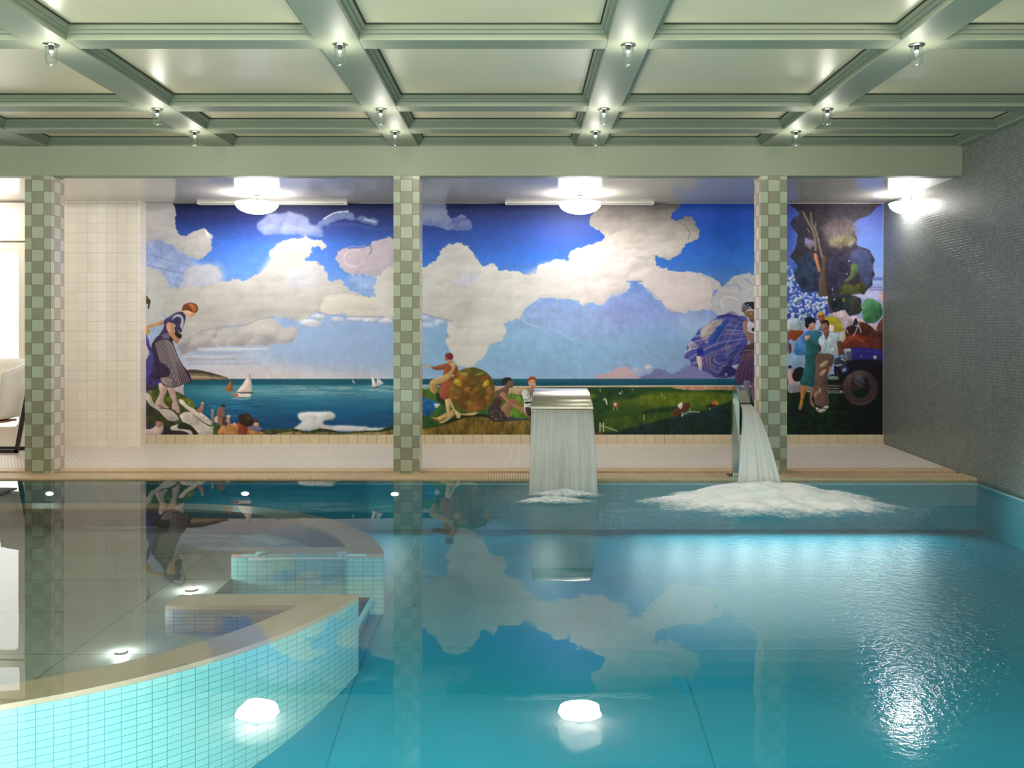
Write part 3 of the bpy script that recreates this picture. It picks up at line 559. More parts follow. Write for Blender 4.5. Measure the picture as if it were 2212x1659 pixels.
# trunk and limbs
poly('t', [(480,760),(540,780),(548,900),(530,1040),(545,1200),(560,1330),(620,1480),(590,1520),(500,1480),(445,1290),(440,1100),(470,950)], (100,80,74), col2=(84,66,64)); line('t', [(545,820),(540,1000),(560,1250),(610,1460)], 22, (52,36,40), .7)
poly('t', [(370,740),(410,735),(440,850),(462,940),(440,980),(410,900)], (184,122,88))
for q, w in (([(230,180),(300,320),(360,420),(390,560),(395,680)],26),([(330,180),(350,330),(400,430),(440,600),(480,770)],22),([(290,400),(310,440)],14),([(270,620),(330,660)],16),([(400,310),(390,400)],16)):
    line('t', q, w, (132,116,96), .9, w2=w*1.3)
poly('t', [(240,520),(330,540),(380,590),(340,640),(260,590)], (170,156,206), warp=4, soft=1, al=.7)
# blossom
poly('t', [(30,880),(90,870),(150,900),(110,980),(140,1090),(200,1180),(220,1230),(300,1240),(420,1240),(430,1310),(520,1300),(560,1400),(540,1560),(440,1640),(300,1660),(-40,1700),(-60,900)], (70,104,196), warp=3, col2=(52,76,170))
for k in range(560):
    x, y = rng.uniform(-40,545), rng.uniform(880,1720)
    if y < 1240 and x > 60+(y-880)*.38: continue
    if x > 430 and y < 1300: continue
    col = [(214,214,238),(196,206,240),(226,222,226),(150,176,226),(206,214,196),(40,60,150)][rng.randint(6)]
    ell('t', x, y, rng.uniform(9,24), rng.uniform(8,20), col, al=.85, ang=rng.uniform(0,3))
ell('t', 165, 1365, 30, 24, (90,140,110), al=.8); ell('t', 285, 1530, 26, 18, (80,120,100), al=.8); line('t', [(120,1560),(190,1520),(290,1495)], 9, (36,40,70))
poly('r', [(20,280),(120,260),(200,330),(200,400),(20,400)], (196,200,206), warp=3, tex=.15, col2=(150,170,190))
poly('r', [(520,200),(600,170),(680,170),(730,230),(800,220),(880,250),(900,300),(820,310),(760,360),(700,350),(640,280)], (206,182,196), warp=3, tex=.12)
poly('r', [(980,320),(1060,330),(1050,380),(980,360)], (210,184,190), warp=2)
poly('r', [(1060,330),(1130,240),(1200,230),(1200,460),(1060,420)], (112,72,66), tex=.2)
# horses / folded hood
poly('r', [(700,360),(780,330),(800,300),(880,300),(960,330),(1040,400),(1110,430),(1120,620),(700,620),(640,560),(640,420)], (66,34,34), tex=.2, col2=(84,42,36))
poly('r', [(700,470),(800,440),(940,470),(1020,540),(1020,610),(690,620),(650,560)], (134,56,36), tex=.2, col2=(100,42,34)); line('r', [(700,540),(780,480),(900,520)], 14, (176,84,48), .5)
poly('r', [(780,300),(808,250),(830,300),(820,380),(790,420),(770,360)], (34,24,44))
for q in ([(840,310),(810,400),(780,460)],[(830,330),(860,380),(870,420)],[(690,350),(680,420),(660,470)],[(700,390),(720,430)],[(800,340),(850,345)]): line('r', q, 10, (206,200,214), .9)
poly('r', [(640,380),(680,400),(690,480),(660,530),(630,500)], (206,190,160)); poly('r', [(36,400),(120,395),(210,405),(160,470),(90,520),(36,520)], (140,66,36))
# car
poly('r', [(690,600),(1130,625),(1130,770),(760,770),(690,740)], (40,36,112), tex=.15); line('r', [(700,625),(1120,650)], 16, (60,56,140), .8)
poly('r', [(670,620),(740,610),(760,640),(750,740),(690,740)], (76,92,110)); poly('r', [(670,610),(745,606),(745,635),(680,640)], (176,186,186)); line('r', [(690,650),(700,720)], 16, (176,190,196), .7)
ell('r', 1030, 705, 22, 24, (176,170,160)); ell('r', 875, 690, 12, 14, (90,90,140))
poly('r', [(620,760),(1130,760),(1130,1110),(860,1110),(620,1080),(560,900)], (20,18,30)); 
poly('r', [(570,720),(640,700),(700,740),(700,800),(620,820),(560,790)], (52,56,74)); line('r', [(580,800),(640,790)], 16, (170,180,190)); line('r', [(640,720),(680,740)], 14, (190,196,206))
ell('r', 680, 850, 50, 44, (46,48,100)); ell('r', 675, 850, 24, 18, (150,160,190), ang=-.6); line('r', [(590,870),(640,1050)], 6, (130,104,60))
poly('r', [(490,920),(610,920),(620,1120),(520,1130),(490,1080)], (24,24,28)); poly('r', [(495,925),(600,925),(600,960),(500,960)], (120,140,130))
for y in (1030,1060,1090,1110): line('r', [(495,y),(615,y+4)], 14, (150,150,146), .75)
ell('r', 860, 1050, 205, 195, (62,50,54), tex=.12, col2=(80,66,62)); ell('r', 860, 1050, 108, 130, (26,22,34)); ell('r', 860, 1050, 120, 146, (40,32,42), al=.4)
poly('r', [(790,940),(870,900),(900,960),(900,1010)], (84,80,92)); poly('r', [(790,960),(880,1020),(900,1050),(800,1010)], (70,66,76)); poly('r', [(780,1010),(880,1060),(800,1120),(770,1070)], (46,40,40)); poly('r', [(910,1060),(990,1080),(960,1150),(900,1180)], (50,86,66)); line('r', [(1000,1110),(950,1180),(880,1220)], 12, (96,110,140), .8)
poly('r', [(660,1040),(740,1030),(740,1090),(680,1110)], (110,84,66), soft=1, al=.7); poly('r', [(700,930),(760,890),(780,920),(720,970)], (92,80,92), soft=1, al=.7)
poly('r', [(20,1090),(200,1100),(620,1120),(1130,1080),(1200,1700),(20,1700)], (14,40,26), tex=.35, col2=(10,24,20))
poly('r', [(640,1110),(760,1220),(900,1260),(1020,1210),(1060,1100),(1130,1090),(1130,1590),(560,1560)], (12,16,16), soft=3, al=.7)
ell('r', 860, 1050, 205, 195, (62,50,54), al=.0)
for k in range(60):
    x, y = rng.uniform(30,700), rng.uniform(1330,1580); line('r', [(x,y),(x+rng.uniform(30,130),y-rng.uniform(-6,12))], 12, [(20,64,40),(10,28,20),(34,60,30)][rng.randint(3)], .4)
# lower rim of the wheel above the grass
t = np.linspace(.2, 3.0, 16); line('r', [(860+157*np.cos(a), 1050+165*np.sin(a)) for a in t], 92, (64,52,56), 1)
t = np.linspace(.4, 2.2, 12); line('r', [(860+190*np.cos(a), 1050+190*np.sin(a)) for a in t], 8, (96,84,92), .7)
# people by the car
poly('r', [(36,520),(100,520),(140,600),(220,780),(160,830),(100,880),(36,800)], (150,180,220), tex=.08); poly('r', [(36,540),(62,560),(66,640),(36,660)], (110,60,50)); poly('r', [(36,830),(70,840),(90,940),(130,960),(120,1010),(36,1050)], (206,160,160)); ell('r', 48, 815, 22, 20, (50,40,60))
poly('r', [(40,1000),(180,1020),(310,1030),(310,1080),(180,1100),(36,1110)], (150,142,156), tex=.12); ell('r', 150, 900, 70, 90, (26,22,30), ang=.5)
poly('r', [(180,1020),(245,1020),(235,1110),(205,1180),(195,1260),(165,1310),(150,1290),(170,1200)], (190,124,60)); poly('r', [(290,1030),(340,1030),(320,1130),(300,1190),(340,1270),(310,1270),(280,1210)], (150,112,96)); poly('r', [(150,1260),(190,1250),(180,1300),(160,1312)], (140,112,90))
poly('r', [(220,440),(300,400),(400,410),(400,520),(380,640),(350,780),(330,1030),(250,1035),(165,1010),(200,880),(225,760),(220,600)], (40,100,106), tex=.1, col2=(36,86,80))
poly('r', [(190,450),(250,400),(350,410),(300,450),(240,520),(230,660),(190,680),(105,670),(110,560)], (64,118,186), tex=.1, col2=(86,136,196)); line('r', [(140,540),(130,660)], 12, (44,90,160), .7); line('r', [(190,520),(200,670)], 10, (50,100,170), .6)
poly('r', [(300,410),(420,420),(380,560),(300,520)], (50,110,136), soft=1); poly('r', [(220,470),(260,450),(285,470),(240,510)], (214,160,140)); line('r', [(250,520),(340,530)], 10, (40,80,110), .7)
poly('r', [(245,330),(330,310),(335,370),(300,400),(265,390)], (206,150,126)); poly('r', [(220,300),(230,250),(290,238),(335,270),(338,330),(320,300),(270,330),(255,375),(225,350)], (24,22,34)); line('r', [(265,345),(290,348)], 7, (60,36,40)); line('r', [(285,378),(305,380)], 6, (166,60,60))
poly('r', [(455,260),(500,230),(560,232),(620,270),(660,340),(660,400),(600,410),(540,420),(510,380)], (184,172,60), tex=.1, col2=(166,154,44)); line('r', [(470,250),(560,320),(600,400)], 6, (130,120,40), .7); poly('r', [(505,330),(550,340),(560,380),(530,410),(505,380)], (226,206,206))
ell('r', 405, 215, 44, 40, (206,166,96)); poly('r', [(370,230),(440,215),(450,280),(400,300),(375,260)], (156,92,62)); line('r', [(370,235),(440,222)], 8, (110,60,44))
poly('r', [(340,700),(420,650),(550,680),(550,760),(520,840),(490,900),(480,980),(490,1120),(490,1250),(420,1270),(340,1240),(320,1120),(330,980),(345,820)], (112,88,80), tex=.08, col2=(98,76,70)); line('r', [(460,900),(455,1000),(470,1240)], 7, (66,48,48), .7)
for q in ((440,780,60,22,-.6),(430,880,50,20,-.8),(392,1085,16,36,.3),(348,1130,14,36,.2),(510,850,12,50,.3)): ell('r', q[0], q[1], q[2], q[3], (196,166,136), ang=q[4], soft=.8, al=.85)
poly('r', [(385,490),(440,430),(500,420),(600,430),(640,500),(600,540),(600,640),(585,680),(500,660),(400,655),(410,590),(380,540)], (190,206,220), tex=.06, col2=(170,194,210)); ell('r', 540, 612, 20, 16, (226,230,230)); ell('r', 508, 505, 12, 20, (226,230,230)); line('r', [(450,490),(470,560),(440,650)], 6, (120,140,160), .7)
poly('r', [(590,530),(640,520),(670,580),(660,660),(610,690),(600,600)], (104,62,50)); poly('r', [(380,560),(410,590),(400,650),(380,620)], (90,54,46)); poly('r', [(440,420),(500,400),(490,460),(465,500)], (112,72,58))
poly('r', [(400,330),(420,290),(470,280),(500,310),(500,380),(480,420),(440,420),(415,390)], (140,96,80)); poly('r', [(400,310),(430,278),(480,275),(502,310),(495,350),(470,310),(420,315)], (40,28,28)); line('r', [(430,350),(450,345)], 7, (220,206,200)); line('r', [(385,385),(420,390)], 10, (30,22,22)); line('r', [(450,370),(470,365)], 7, (60,40,40))
poly('r', [(345,1280),(400,1290),(480,1260),(490,1290),(410,1340),(360,1320)], (206,200,190)); line('r', [(360,1310),(430,1290),(470,1300)], 9, (30,26,26))
# brush grain over everything
cv *= (1+.012*N_FINE+.02*N_SM+.015*N_STR)[...,None]
np.clip(cv, 0, 1, out=cv)
MUR = cv.reshape(MH//2, 2, MW//2, 2, 3).mean(axis=(1, 3))     # rows run from the top down
import bpy, bmesh, math, random
from mathutils import Vector, Matrix
random.seed(3)
SC = bpy.context.scene
COL = SC.collection
F, VX, VY, CAMH = 1950.0, 1125.0, 711.0, 1.222          # focal length in pixels, vanishing point, eye height
PI = math.pi

# ---------------------------------------------------------------- materials
def srgb(c):
    return tuple((v/255/12.92 if v/255 <= .04045 else ((v/255+.055)/1.055)**2.4) for v in c)+(1.0,)

class NT:
    def __init__(s, name):
        s.m = bpy.data.materials.new(name); s.m.use_nodes = True
        s.t = s.m.node_tree; s.t.nodes.clear(); s.out = s.n('ShaderNodeOutputMaterial')
    def n(s, kind, **kw):
        d = s.t.nodes.new(kind)
        for k, v in kw.items():
            if k in d.inputs: s.set(d.inputs[k], v)
            else: setattr(d, k, v)
        return d
    def set(s, sock, v):
        if hasattr(v, 'is_output'): s.t.links.new(v, sock)
        else: sock.default_value = v
    def math(s, op, a, b=None, c=None, clamp=False):
        d = s.t.nodes.new('ShaderNodeMath'); d.operation = op; d.use_clamp = clamp
        for i, v in enumerate((a, b, c)):
            if v is not None: s.set(d.inputs[i], v)
        return d.outputs[0]
    def mix(s, f, a, b):
        d = s.t.nodes.new('ShaderNodeMix'); d.data_type = 'RGBA'
        s.set(d.inputs[0], f); s.set(d.inputs[6], a); s.set(d.inputs[7], b)
        return d.outputs[2]
    def obj(s):
        return s.n('ShaderNodeTexCoord').outputs['Object']
    def sep(s, v):
        d = s.n('ShaderNodeSeparateXYZ'); s.t.links.new(v, d.inputs[0]); return d.outputs
    def comb(s, x, y, z=0.0):
        d = s.n('ShaderNodeCombineXYZ')
        for i, v in enumerate((x, y, z)): s.set(d.inputs[i], v)
        return d.outputs[0]
    def noise(s, vec, scale, detail=2.0, rough=.5, dist=0.0):
        d = s.n('ShaderNodeTexNoise'); s.t.links.new(vec, d.inputs['Vector'])
        d.inputs['Scale'].default_value = scale; d.inputs['Detail'].default_value = detail
        d.inputs['Roughness'].default_value = rough; d.inputs['Distortion'].default_value = dist
        return d.outputs['Fac']
    def ramp(s, f, a, b, lo=0.0, hi=1.0):
        d = s.n('ShaderNodeMapRange'); d.clamp = True; s.set(d.inputs[0], f)
        for i, v in enumerate((a, b, lo, hi)): d.inputs[i+1].default_value = v
        return d.outputs[0]
    def bump(s, h, strength=1.0, dist=1.0):
        d = s.n('ShaderNodeBump'); s.t.links.new(h, d.inputs['Height'])
        d.inputs['Strength'].default_value = strength; d.inputs['Distance'].default_value = dist
        return d.outputs[0]
    def pbr(s, col, rough=.5, metal=0.0, spec=.5, normal=None, emis=None, estr=0.0, sss=0):
        d = s.n('ShaderNodeBsdfPrincipled')
        s.set(d.inputs['Base Color'], col); s.set(d.inputs['Roughness'], rough); s.set(d.inputs['Metallic'], metal)
        s.set(d.inputs['Specular IOR Level'], spec)
        if normal is not None: s.t.links.new(normal, d.inputs['Normal'])
        if emis is not None: s.set(d.inputs['Emission Color'], emis); s.set(d.inputs['Emission Strength'], estr)
        return d.outputs[0]
    def done(s, sh):
        s.t.links.new(sh, s.out.inputs['Surface']); return s.m

def plain(name, c, rough=.5, metal=0.0, spec=.5, var=.06, scale=6.0):
    t = NT(name); col = srgb(c); n = t.noise(t.obj(), scale, 3)
    dark = tuple(v*(1-2*var) for v in col[:3])+(1,); lite = tuple(min(1, v*(1+var)) for v in col[:3])+(1,)
    return t.done(t.pbr(t.mix(n, dark, lite), rough, metal, spec))

def glow(name, c, strength):
    t = NT(name); n = t.noise(t.obj(), 4.0, 1)
    e = t.n('ShaderNodeEmission'); e.inputs['Color'].default_value = srgb(c)
    t.set(e.inputs['Strength'], t.ramp(n, .2, .8, strength*.97, strength*1.03))
    return t.done(e.outputs[0])

def tiles(name, ax, w, h, mortar, c1, c2, cm, rough=.3, offset=0.0, bump=.002, spec=.5, uv=False, rnd=0.0, bias=0.0, wob=0.0, shift=(0,0), nvar=0.0):
    """square tiles laid on the plane of the two axes ax"""
    t = NT(name)
    if uv:
        v = t.n('ShaderNodeUVMap').outputs[0]; p = t.sep(v); vec = t.comb(p[0], p[1])
    else:
        p = t.sep(t.obj()); vec = t.comb(t.math('ADD', p[ax[0]], 20.0+shift[0]), t.math('ADD', p[ax[1]], 20.0+shift[1]))
    b = t.n('ShaderNodeTexBrick'); t.t.links.new(vec, b.inputs['Vector'])
    b.offset = offset; b.squash = 1.0
    for k, val in (('Scale', 1.0), ('Mortar Size', mortar), ('Mortar Smooth', .2), ('Bias', bias), ('Brick Width', w), ('Row Height', h)):
        b.inputs[k].default_value = val
    b.inputs['Color1'].default_value = srgb(c1); b.inputs['Color2'].default_value = srgb(c2); b.inputs['Mortar'].default_value = srgb(cm)
    hgt = t.math('MULTIPLY', t.math('SUBTRACT', 1.0, b.outputs['Fac']), bump)
    if wob: hgt = t.math('ADD', hgt, t.math('MULTIPLY', t.noise(vec, 1/w*.9, 1), wob))
    r = rough
    if rnd: r = t.ramp(t.noise(vec, 1/w*.8, 0), .3, .7, rough, rough+rnd)
    col = b.outputs['Color']
    if nvar:
        nn = t.noise(vec, 1.3, 3); col = t.mix(t.ramp(nn, .3, .7, 0, nvar), col, srgb(cm))
    return t.done(t.pbr(col, r, 0, spec, t.bump(hgt)))

M = {}
M['sage'] = plain('sage_green_paint', (145, 151, 131), .55, var=.03, scale=2)
M['panel'] = plain('cream_ceiling_panel', (236, 218, 184), .38, var=.05, scale=1.2)
M['white_gloss'] = plain('white_gloss_ceiling', (205, 200, 190), .16, spec=.6, var=.02, scale=3)
M['grey_mosaic'] = tiles('grey_glass_mosaic', (1, 2), .0245, .0245, .0016, (112, 118, 116), (130, 136, 132), (84, 84, 78), .3, bump=.0009, wob=.0003, rnd=.05, spec=.4)
M['cream_tile'] = tiles('cream_wall_tile', (0, 2), .1, .1, .0012, (246, 236, 228), (241, 231, 222), (206, 194, 180), .28, bump=.001)
M['skirt_tile'] = tiles('cream_skirting_tile', (0, 2), .099, .2, .0016, (214, 200, 172), (206, 190, 164), (120, 100, 78), .3, bump=.001)
M['deck_mosaic'] = tiles('white_deck_mosaic', (0, 1), .03, .026, .0034, (242, 234, 226), (234, 226, 216), (176, 160, 144), .42, offset=.5, bump=.0008)
M['border_mosaic'] = tiles('beige_border_mosaic', (0, 1), .024, .024, .002, (222, 196, 160), (212, 184, 148), (176, 146, 112), .4, offset=.5, bump=.0006)
M['grate_slat'] = tiles('beige_overflow_grating', (0, 1), .022, .5, .006, (222, 196, 158), (214, 188, 150), (186, 156, 120), .4, bump=.001)
M['gutter'] = plain('wet_gutter', (92, 74, 58), .06, spec=.9, var=.1)
M['coping'] = plain('beige_coping_stone', (214, 176, 146), .5, var=.08, scale=5)
M['spa_floor'] = tiles('grey_beige_floor_slab', (0, 1), 1.2, .6, .004, (176, 168, 156), (168, 160, 150), (120, 116, 110), .5, bump=.001, nvar=.3)
M['spa_wall'] = tiles('grey_spa_tile', None, .1, .03, .0014, (150, 136, 132), (160, 146, 140), (110, 100, 98), .35, uv=True, bump=.0008)
M['pool_tile'] = tiles('turquoise_pool_tile', None, .056, .03, .0011, (158, 212, 204), (164, 217, 209), (84, 146, 152), .3, uv=True, bump=.001)
M['pool_floor'] = tiles('teal_pool_floor', (0, 1), 1.6, 1.3, .004, (28, 156, 184), (34, 162, 189), (26, 130, 154), .5, bump=.001, nvar=.25)
M['nosing'] = plain('pale_blue_nosing', (200, 236, 240), .3, var=.03)
M['maroon'] = plain('maroon_strip', (74, 34, 60), .5)
M['gap'] = plain('panel_shadow_gap', (52, 48, 36), .7)  # dark strip colour standing for the shade round the ceiling panels
M['steel'] = None
M['chrome'] = plain('chrome', (200, 206, 206), .08, 1.0, var=.03)
M['white_paint'] = plain('white_frame_paint', (236, 228, 216), .35, var=.02)
M['white_shell'] = plain('white_moulded_shell', (238, 232, 224), .4, var=.02)
M['black_metal'] = plain('black_powder_coat', (30, 27, 26), .4, var=.1)
M['wood'] = plain('pale_wood', (176, 140, 104), .5, var=.15, scale=14)
M['rail'] = plain('white_rail', (226, 240, 236), .25, var=.02)
M['plate'] = plain('pale_floor_plate', (196, 210, 206), .4, var=.04)
M['room'] = plain('pale_plaster', (196, 192, 176), .6, var=.03)
M['pane'] = glow('bright_daylight_pane', (255, 252, 246), 2.3)
M['bowl'] = glow('lit_opal_glass', (255, 250, 244), 28.0)
M['bulb'] = glow('lit_bulb', (255, 250, 240), 4.5)
M['pool_lens'] = glow('lit_pool_lens', (226, 255, 255), 22.0)
t = NT('brushed_steel')
p = t.sep(t.obj()); st = t.noise(t.comb(t.math('MULTIPLY', p[0], 3.0), t.math('MULTIPLY', p[1], 220.0), t.math('MULTIPLY', p[2], 220.0)), 1.0, 2)
M['steel'] = t.done(t.pbr(t.mix(st, srgb((190, 187, 178)), srgb((204, 201, 192))), t.ramp(st, .2, .8, .22, .27), 1.0))
t = NT('clear_glass')
lw = t.n('ShaderNodeFresnel'); lw.inputs['IOR'].default_value = 1.5
nz = t.noise(t.obj(), 30.0, 0)
tr = t.n('ShaderNodeBsdfTransparent'); t.set(tr.inputs['Color'], t.mix(nz, (.93,.97,.97,1), (.97,1,1,1)))
gl = t.n('ShaderNodeBsdfGlossy'); gl.inputs['Roughness'].default_value = .03
mx = t.n('ShaderNodeMixShader'); t.set(mx.inputs[0], t.math('MINIMUM', t.math('ADD', t.math('MULTIPLY', lw.outputs[0], .7), .03), .45)); t.t.links.new(tr.outputs[0], mx.inputs[1]); t.t.links.new(gl.outputs[0], mx.inputs[2])
M['glass'] = t.done(mx.outputs[0])

# pool water: still on the left, ruffled round the splash and towards the right-hand wall
t = NT('pool_water')
o = t.obj(); p = t.sep(o)
dx = t.math('SUBTRACT', p[0], 1.80); dy = t.math('SUBTRACT', p[1], 6.35)
dist = t.math('SQRT', t.math('ADD', t.math('MULTIPLY', t.math('MULTIPLY', dx, dx), .8), t.math('MULTIPLY', dy, dy)))
near = t.ramp(dist, .7, 1.9, 1.0, 0.0)
dx2 = t.math('SUBTRACT', p[0], .3); dy2 = t.math('SUBTRACT', p[1], 6.6)
near2 = t.ramp(t.math('SQRT', t.math('ADD', t.math('MULTIPLY', dx2, dx2), t.math('MULTIPLY', dy2, dy2))), .25, .8, .5, 0.0)
side = t.math('MULTIPLY', t.ramp(p[0], .9, 1.9, 0.0, 1.0), t.ramp(p[1], 2.4, 4.2, .12, 1.0))
amp = t.math('MAXIMUM', t.math('MAXIMUM', near, near2), side)
n1 = t.noise(o, 30.0, 3, .6); n2 = t.noise(o, 3.2, 2, .5)
h = t.math('ADD', t.math('MULTIPLY', t.math('MULTIPLY', n1, amp), .0125), t.math('MULTIPLY', n2, t.math('ADD', t.math('MULTIPLY', amp, .003), t.ramp(p[0], -2.2, 1.2, .00022, .0013))))
bn = t.bump(h)
fr = t.n('ShaderNodeFresnel'); fr.inputs['IOR'].default_value = 1.42; t.t.links.new(bn, fr.inputs['Normal'])
tr = t.n('ShaderNodeBsdfTransparent'); tr.inputs['Color'].default_value = (.80, .985, .985, 1)
gl = t.n('ShaderNodeBsdfGlossy'); gl.inputs['Roughness'].default_value = 0.0; t.t.links.new(bn, gl.inputs['Normal'])
mx = t.n('ShaderNodeMixShader'); t.t.links.new(fr.outputs[0], mx.inputs[0]); t.t.links.new(tr.outputs[0], mx.inputs[1]); t.t.links.new(gl.outputs[0], mx.inputs[2])
M['water'] = t.done(mx.outputs[0])

def water_sheet(name, sx, lo, hi, col):
    """falling water: streaky, half clear"""
    t = NT(name); uv = t.n('ShaderNodeUVMap').outputs[0]; p = t.sep(uv)
    n = t.noise(t.comb(t.math('MULTIPLY', p[0], sx), t.math('MULTIPLY', p[1], 1.1)), 1.0, 4, .6)
    den = t.n('ShaderNodeAttribute'); den.attribute_name = 'cover'
    a = t.math('MULTIPLY', t.ramp(n, .32, .68, lo, hi), den.outputs['Fac'], clamp=True)
    d = t.pbr(srgb(col), .3, 0, .5, t.bump(n, .4, .01))
    tl = t.n('ShaderNodeBsdfTranslucent'); tl.inputs['Color'].default_value = srgb(col)
    m1 = t.n('ShaderNodeMixShader'); m1.inputs[0].default_value = .35; t.t.links.new(d, m1.inputs[1]); t.t.links.new(tl.outputs[0], m1.inputs[2])
    tr = t.n('ShaderNodeBsdfTransparent')
    m2 = t.n('ShaderNodeMixShader'); t.t.links.new(a, m2.inputs[0]); t.t.links.new(tr.outputs[0], m2.inputs[1]); t.t.links.new(m1.outputs[0], m2.inputs[2])
    return t.done(m2.outputs[0])
M['curtain'] = water_sheet('falling_water_curtain', 26.0, .6, .97, (206, 210, 208))
M['jet'] = water_sheet('falling_water_jet', 12.0, .72, .97, (208, 208, 206))
def foam_mat(name, k):
    t = NT(name); o = t.obj(); n = t.noise(o, 26.0, 5, .65); nb = t.noise(o, 6.0, 3)
    den = t.n('ShaderNodeAttribute'); den.attribute_name = 'cover'
    a = t.ramp(t.math('ADD', t.math('MULTIPLY', den.outputs['Fac'], k), t.math('ADD', t.math('MULTIPLY', n, .8), t.math('MULTIPLY', nb, .5))), .92, 1.5)
    d = t.pbr(t.mix(t.ramp(nb, .35, .65), srgb((228, 242, 250)), srgb((244, 246, 254))), .6, 0, .3, t.bump(n, .5, .015))
    tr = t.n('ShaderNodeBsdfTransparent')
    m2 = t.n('ShaderNodeMixShader'); t.t.links.new(a, m2.inputs[0]); t.t.links.new(tr.outputs[0], m2.inputs[1]); t.t.links.new(d, m2.inputs[2])
    return t.done(m2.outputs[0])
M['foam'] = foam_mat('white_foam', 1.15)

# ---------------------------------------------------------------- building helpers
def link_mesh(name, bm, mats, parent=None, smooth=False):
    bmesh.ops.recalc_face_normals(bm, faces=bm.faces[:])
    me = bpy.data.meshes.new(name); bm.to_mesh(me); bm.free()
    for m in (mats if isinstance(mats, (list, tuple)) else [mats]): me.materials.append(m)
    if smooth: me.polygons.foreach_set('use_smooth', [True]*len(me.polygons))
    o = bpy.data.objects.new(name, me); COL.objects.link(o)
    if parent is not None: o.parent = parent
    return o
def tag(o, label, cat, group=None, kind=None):
    o['label'] = label; o['category'] = cat
    if group: o['group'] = group
    if kind: o['kind'] = kind
    return o
def empty(name, loc, label, cat, group=None):
    o = bpy.data.objects.new(name, None); o.empty_display_size = .05; COL.objects.link(o); o.location = loc
    return tag(o, label, cat, group)
def struct(name, bm, m, label=None, smooth=False):
    o = link_mesh(name, bm, m, None, smooth); o['kind'] = 'structure'
    if label: o['label'] = label
    return o
def box(bm, x0, x1, y0, y1, z0, z1, mi=0, bev=0.0):
    vs = [bm.verts.new((x, y, z)) for x in (x0, x1) for y in (y0, y1) for z in (z0, z1)]
    fs = [(0,1,3,2),(4,6,7,5),(0,4,5,1),(2,3,7,6),(0,2,6,4),(1,5,7,3)]
    out = []
    for f in fs:
        q = bm.faces.new([vs[i] for i in f]); q.material_index = mi; out.append(q)
    if bev:
        es = list({e for q in out for e in q.edges})
        bmesh.ops.bevel(bm, geom=es, offset=bev, segments=2, affect='EDGES', profile=.5)
    return out
def lathe(bm, prof, seg=24, a0=0.0, a1=2*PI, c=(0,0,0)):
    full = abs(a1-a0-2*PI) < 1e-6; n = seg if full else seg+1
    rings = []
    for r, z in prof:
        if r < 1e-6: rings.append([bm.verts.new((c[0], c[1], c[2]+z))])
        else: rings.append([bm.verts.new((c[0]+r*math.cos(a0+(a1-a0)*k/seg), c[1]+r*math.sin(a0+(a1-a0)*k/seg), c[2]+z)) for k in range(n)])
    for A, B in zip(rings, rings[1:]):
        for k in range(seg):
            i, j = k, (k+1) % n if full else k+1
            if len(A) == 1 and len(B) == 1: continue
            if len(A) == 1: bm.faces.new((A[0], B[i], B[j]))
            elif len(B) == 1: bm.faces.new((A[i], A[j], B[0]))
            else: bm.faces.new((A[i], A[j], B[j], B[i]))
def tube(bm, pts, r, seg=10, cap=True):
    pts = [Vector(q) for q in pts]; rings = []; up = Vector((0,0,1))
    for i, q in enumerate(pts):
        d = (pts[min(i+1, len(pts)-1)]-pts[max(i-1, 0)]).normalized()
        a = d.cross(up if abs(d.z) < .95 else Vector((1,0,0))).normalized(); b = d.cross(a).normalized()
        rr = r[i] if isinstance(r, (list, tuple)) else r
        rings.append([bm.verts.new(q+a*rr*math.cos(2*PI*k/seg)+b*rr*math.sin(2*PI*k/seg)) for k in range(seg)])
    for A, B in zip(rings, rings[1:]):
        for k in range(seg): bm.faces.new((A[k], A[(k+1)%seg], B[(k+1)%seg], B[k]))
    if cap: bm.faces.new(rings[0][::-1]); bm.faces.new(rings[-1])
def sweep_rect(bm, path):
    """path rows: centre, half-width vector, half-thickness vector"""
    R = []
    for c, w, h in path:
        c, w, h = Vector(c), Vector(w), Vector(h)
        R.append([bm.verts.new(c+w+h), bm.verts.new(c-w+h), bm.verts.new(c-w-h), bm.verts.new(c+w-h)])
    for A, B in zip(R, R[1:]):
        for k in range(4): bm.faces.new((A[k], A[(k+1)%4], B[(k+1)%4], B[k]))
    bm.faces.new(R[0][::-1]); bm.faces.new(R[-1])
def P(x, y, d):                       # picture point at a known distance -> place in the room
    return ((x-VX)*d/F, d, CAMH-(y-VY)*d/F)
def wx(x, d): return (x-VX)*d/F
def wz(y, d): return CAMH-(y-VY)*d/F
def new(): return bmesh.new()
def B1(*a, **k):
    bm = new(); box(bm, *a, **k); return bm

# ---------------------------------------------------------------- room
WR, WL, YB, YN = 3.745, -7.4, 9.33, -1.8
PF = 7.65                                  # front of the pillars
ZBEAM, ZPAN, ZAIS = 2.770, 2.846, 2.522
YPOOL = 7.40; ZW = -.012                   # far pool edge, water level
struct('wall_right', B1(WR, WR+.2, YN, YB+.25, -1.2, 3.0), M['grey_mosaic'], 'grey glass mosaic wall along the right side of the pool')
struct('wall_back', B1(-3.866, WR, YB, YB+.25, -.2, 2.9), M['cream_tile'])
struct('wall_left', B1(WL-.2, WL, YN, YB+.25, -1.2, 3.0), M['room'])
struct('wall_near', B1(WL, WR, YN-.2, YN, -1.2, 3.0), M['room'])
YC = 9.17
struct('wall_back_left', B1(-4.93, -3.866, YC, YB+.25, -.2, 2.6), M['cream_tile'], 'cream square tiled wall pier left of the mural')
